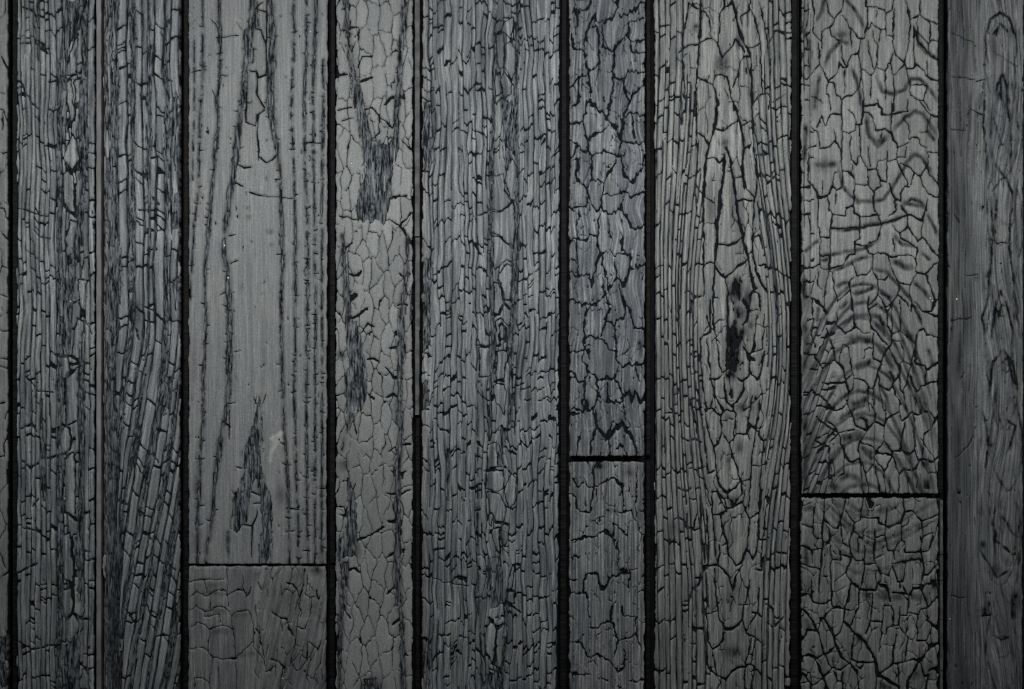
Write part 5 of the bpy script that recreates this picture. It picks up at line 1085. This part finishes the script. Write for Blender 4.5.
# --- below it
r = Relief((802.0, 801.8), (938.0, 937.6), J8 + 2.9, Y1, 12, edge=0.8)
m5 = lambda *a: V(790, 490, 6.2625, *a)
m6 = lambda *a: V(790, 579, 6.2625, *a)
r.cells(12, 24, w=1.3, where=vis(r), jagged=1.0)
r.cracks(m5([2.0, (220, 60), (210, 180), (205, 350), (180, 640)], [1.6, (330, 160), (345, 70), (350, 60)], [1.7, (215, 175), (270, 240), (300, 245), (335, 130)], [1.7, (460, 50), (440, 190), (405, 210), (350, 130)], [1.9, (440, 175), (555, 180), (560, 210), (600, 225)], [1.7, (610, 110), (600, 220), (620, 240), (700, 200), (720, 130), (710, 50)], [1.8, (720, 135), (770, 130), (830, 200), (930, 155)], [1.7, (830, 200), (830, 290), (820, 380), (790, 390), (720, 390)], [(700, 200), (700, 320), (720, 325), (720, 390)], [(700, 240), (740, 210), (750, 180)], [(830, 295), (895, 270), (895, 310), (870, 380), (820, 390)],
            [1.6, (405, 210), (400, 250), (370, 330), (380, 400), (410, 440), (470, 445)], [(400, 250), (460, 310), (460, 260), (490, 230)], [(530, 240), (530, 300), (600, 280), (610, 360), (620, 380), (650, 380)], [(530, 300), (525, 390), (530, 450)], [(600, 230), (600, 290)], [(430, 310), (430, 400)], [(470, 350), (470, 490)], [(470, 470), (540, 465), (530, 440), (590, 400)], [(650, 385), (660, 440)], [(690, 320), (650, 385)], [(250, 250), (245, 340), (220, 350)], [(320, 200), (330, 330), (365, 355)], [(320, 380), (320, 440), (265, 440), (250, 350)], [1.6, (315, 400), (390, 430), (360, 480), (350, 520), (385, 580), (435, 605)],
            [1.7, (470, 480), (460, 550), (440, 630), (540, 630), (550, 590), (605, 610), (620, 640), (630, 700)], [1.7, (540, 470), (570, 510), (570, 570), (555, 590)], [1.5, (640, 460), (720, 450), (830, 430)], [(640, 470), (665, 530), (680, 580), (710, 575), (730, 450)], [1.8, (825, 390), (840, 500), (820, 610), (770, 625), (760, 660), (730, 660), (710, 600)], [(840, 535), (870, 530), (930, 460)], [(820, 610), (930, 560)], [(570, 520), (620, 540), (635, 490)], [(640, 640), (720, 660)], [(80, 350), (140, 375), (210, 360)], [(145, 220), (150, 280), (180, 310)], [(70, 210), (140, 240), (155, 100)], [(250, 480), (260, 560), (265, 700)], [(380, 610), (370, 700)],
            [(440, 630), (430, 700)], [(350, 520), (280, 580)], [(70, 460), (190, 500)], [(135, 550), (140, 700)], [(70, 660), (120, 650), (140, 690)], [(830, 620), (860, 700)], [4, (495, 55), (507, 112)], [(265, 440), (250, 490)], [(205, 540), (240, 540)], [(140, 375), (140, 460)], [1.0, (770, 480), (775, 560)]) +
         m6([(260, 0), (265, 170), (300, 180), (365, 190)], [1.7, (385, 0), (370, 110), (340, 200), (340, 260)], [(380, 30), (440, 65), (540, 70), (550, 30), (605, 45), (625, 100), (630, 130)], [1.6, (435, 70), (430, 180), (385, 290)], [(520, 90), (510, 265)], [1.7, (590, 165), (630, 165), (650, 210), (650, 290), (610, 310), (600, 350)], [(590, 170), (580, 260), (575, 350), (560, 460)], [(510, 265), (575, 270)], [1.7, (640, 90), (700, 90), (750, 105), (770, 60), (820, 60), (850, 110), (865, 180), (820, 190)], [1.6, (690, 180), (690, 230), (740, 230), (750, 110)], [1.6, (745, 215), (805, 225), (820, 190)], [(690, 230), (680, 290), (655, 290)], [(795, 390), (800, 230)],
            [1.6, (795, 390), (855, 385)], [1.6, (860, 190), (860, 260), (900, 300), (930, 290)], [(880, 320), (855, 390), (870, 430), (930, 400)], [(865, 180), (930, 110)], [1.7, (70, 110), (120, 95), (150, 150), (210, 160), (260, 130)], [1.9, (70, 180), (130, 240), (180, 340), (210, 450), (240, 520)], [2.2, (190, 250), (220, 250), (260, 330), (280, 380), (320, 490), (375, 530)], [1.7, (210, 250), (260, 190), (300, 180)], [2.8, (340, 260), (400, 340), (470, 390), (520, 480), (555, 600), (600, 630), (690, 680)], [1.7, (340, 260), (310, 340), (280, 365)], [1.6, (400, 340), (385, 500), (415, 525), (530, 520)], [1.6, (475, 350), (510, 265)], [1.8, (560, 600), (640, 540), (660, 390), (665, 350)],
            [1.9, (640, 540), (720, 520), (740, 360)], [1.9, (720, 520), (780, 505), (810, 520), (860, 450), (930, 400)], [(680, 540), (680, 610), (690, 740)], [2.0, (800, 530), (740, 640), (728, 740)], [1.7, (820, 540), (840, 610), (870, 600), (840, 740)], [1.9, (870, 575), (930, 545)], [1.8, (70, 490), (120, 475), (170, 500), (260, 450), (280, 430)], [1.8, (140, 670), (200, 630), (270, 560), (310, 570), (375, 530)], [2.0, (165, 510), (200, 600), (250, 740)], [(210, 460), (260, 560)], [(270, 490), (270, 550)], [2.0, (375, 530), (420, 580), (440, 740)], [1.7, (330, 580), (325, 640), (300, 640), (275, 580)], [1.7, (550, 600), (528, 740)], [(415, 540), (440, 570), (460, 530)],
            [(70, 655), (120, 645), (145, 740)], [1.7, (75, 590), (140, 670)], [1.7, (80, 390), (110, 320), (140, 320), (180, 330)], [(190, 250), (180, 340)], [1.0, (730, 340), (745, 240)], [1.0, (690, 300), (720, 350)], [(330, 640), (330, 740)]), 1.45, 0.75)
r.bands(m5([(225, 80), (300, 150), (400, 240)], [(350, 80), (430, 130), (520, 140), (610, 110)], [(430, 310), (520, 340), (600, 310), (700, 270), (830, 210)], [(330, 380), (390, 440)], [(640, 470), (740, 450), (830, 420)], [(260, 270), (320, 340)], [5, (80, 120), (150, 110)], [5, (100, 340), (100, 480)], [6, (560, 650), (620, 660)]) + m6([6, (550, 90), (620, 130)], [6, (450, 90), (510, 110)], [6, (640, 120), (700, 110)], [6, (760, 110), (850, 130)], [5, (400, 360), (490, 410)], [5, (100, 250), (120, 300)], [6, (560, 660), (640, 688)], [6, (760, 640), (800, 580)]), 3.0, 0.7, 0.7, 0.5)
r.bands([(None, [(800 + d_ + 0 * k, y0 - q_) for d_, q_ in ((0, 60), (18, 34), (36, 12), (55, 1), (70, 0), (90, 6), (112, 18), (140, 34))]) for k, y0 in enumerate((516, 533, 552, 574))], 2.8, 0.5, 0.6, 0.5)
r.cells(11, 20, w=0.7, jit=0.45, warp=2.5, jagged=1.4, thin=1.6)
r.hairs([(935, 584, 6, 6, 1.1), (809, 590, 6, 12, 0.5), (808, 627, 4, 5, 0.8), (812, 550, 14, 30, 0.25), (930, 670, 5, 12, 0.5)])
r.fibres(0.35, 2.0, 26)
build_board(r, "short dull board of broken angular scales, below the cross joint on the rippled board", crust_material("crust_l", shade(1.12, 1.0, 1, 0.97), line=0.30, pitch=2.8, relief=0.25),
            lips=[(940.6, 943.6, a, c, 1.4, LIP) for a, c in ((J8 + 5, 554.5), (555.4, 580.6), (581.4, 619.8), (620.8, 670.6), (671.6, Y1))], strand=r.strands(0.55))

# --- dark smooth board at the right
r = Relief((948.8, 948.0), (1023.4, 1022.2), *FULL, 13, edge=0.4)
cxr = 1001 + 3 * np.sin(r.Y / 120.0)
dx = r.X - cxr
r.G = r.X - 10 * np.sin((r.Y + 20) / 52.0) * np.exp(-(dx / 16.0) ** 2) + 1.6 * vn(r.X / 9, r.Y / 40, 131)
r.S = r.Y + 3 * vn(r.X / 12, r.Y / 30, 132)
r.strips(every(944, 1040, 3.6, 30, 0.4), 60, keep=0.0, sig=8, wl=0.5, wt=0.6, miss=0.60, jag=1.6, extra=0.0)
e = lambda *a: V(924, 0, 4.05, *a)
e1 = lambda *a: V(924, 170, 4.05, *a)
e2 = lambda *a: V(924, 340, 4.05, *a)
e3 = lambda *a: V(924, 510, 3.85, *a)
r.cracks(e([0.7, (105, 130), (180, 165), (205, 175)], [1.1, (210, 330), (255, 322)], [0.7, (105, 310), (210, 322)], [0.8, (105, 525), (175, 530)], [0.7, (280, 210), (385, 270)], [0.8, (170, 470), (190, 440), (245, 470)]) +
         e1([0.9, (150, 210), (120, 180)], [0.9, (280, 85), (310, 40), (340, 30)], [1.3, (270, 280), (300, 300), (320, 295), (355, 300)], [0.8, (165, 430), (220, 425)], [0.8, (110, 610), (190, 600)]) +
         e2([0.9, (125, 480), (180, 430), (200, 390)], [0.8, (150, 160), (170, 130)]) + e3([0.8, (100, 330), (160, 340)], [1.4, (225, 410), (260, 405)]), 0.9, 0.8)
r.bands(e([(260, 260), (245, 160), (270, 80), (305, 50), (345, 70), (370, 150), (385, 260)], [(280, 420), (300, 340), (318, 300), (335, 350), (340, 430), (355, 560), (350, 688)], [2, (250, 330), (240, 500), (260, 688)], [2, (275, 150), (300, 110), (290, 150)], [2, (345, 130), (300, 90)], [2, (310, 300), (315, 420)]) +
        e1([(300, 0), (335, 40), (360, 100), (350, 200), (345, 300), (360, 420), (370, 520), (390, 680)], [(270, 100), (280, 280), (265, 420), (260, 520), (235, 600), (250, 688)], [(270, 688), (290, 560), (310, 490), (335, 540), (370, 688)], [2, (295, 100), (290, 270)], [2, (300, 600), (320, 540)]) +
        e2([(260, 240), (280, 90), (320, 40), (360, 90), (385, 230)], [(300, 110), (340, 70), (360, 160), (375, 190)], [(330, 320), (370, 350), (350, 430), (330, 470)], [2, (240, 290), (260, 400), (250, 520)], [(385, 290), (400, 400)]) +
        e3([(260, 30), (280, 120), (340, 170), (375, 165)], [(300, 20), (340, 90), (370, 110)], [(215, 150), (250, 210), (285, 260), (330, 230)], [4, (235, 410), (250, 350)], [2, (260, 480), (300, 500), (330, 490)], [(340, 320), (340, 420)]), 2.2, 1.1, 0.3)
loops = []
for k, (x_, y_, a_, h_) in enumerate(((1003, 62, 15, 54), (1003, 108, 8, 34), (1004, 118, 13, 62), (1003, 212, 10, 34), (1004, 236, 17, 74), (1005, 330, 9, 44), (1004, 352, 16, 80), (1006, 398, 9, 30), (1006, 430, 15, 62), (1003, 520, 17, 70), (1009, 528, 9, 36), (1008, 545, 13, 58), (1004, 632, 9, 28), (1003, 640, 15, 54))):
    loops.append((1.2 + 0.6 * (k % 3), [(x_ + a_ * math.sin(t_) * (1 + 0.18 * math.sin(3 * t_ + k)), y_ - h_ * math.cos(t_) * (1 + 0.1 * math.sin(2 * t_ + 2 * k))) for t_ in np.linspace(0.1, 6.2, 26)]))
r.bands(loops, 1.5, 0.62, 0.35)
r.fibres(0.8, 1.1, 40, add=-0.05)
r.hairs([(999, 95, 5, 8, 0.8), (1006, 105, 4, 8, 0.7), (975, 30, 14, 60, 0.3), (972, 92, 6, 6, 0.4), (976, 278, 8, 5, 0.5), (993, 240, 5, 4, 0.9), (990, 445, 5, 4, 0.8), (986, 610, 7, 5, 0.7), (995, 570, 8, 8, 0.7), (983, 545, 5, 5, 0.9), (1006, 637, 6, 3, 0.8), (1018, 600, 5, 20, 0.6), (966, 480, 14, 14, 0.3), (960, 560, 12, 60, 0.3), (1022, 90, 2, 3, 1.0)])
lft = smooth(988, 962, r.X + 5 * vn(r.X / 12, r.Y / 40, 133))
r.C = np.maximum(r.C, 0.55 * lft * (1 + 0.35 * vn(r.G / 2, r.S / 40, 134)))
r.fibres(0.75, 1.6, 34, add=0.0)
r.fibres(0.7, 2.6, 70, where=smooth(978, 990, r.X), add=-0.1)
r.C = np.maximum(r.C, 0.5 * smooth(0.1, 0.7, fbm(r.X / 9, r.Y / 16, 139)))
r.C = np.clip(r.C + 0.06, 0, 1)
build_board(r, "dark smooth uncracked board with fine fibres and a faint arched grain, at the right edge", crust_material("crust_m", shade(1.22, 1.01, 1, 0.98), line=0.8, pitch=1.5, relief=0.2, dark=0.6),
            lips=[(1025.0, 1030.0, *FULL, 9.5, SAWN)], flecks=[(957, 299, 1.1), (950, 619, 0.9)], strand=r.strands(0.45), space=1.15)
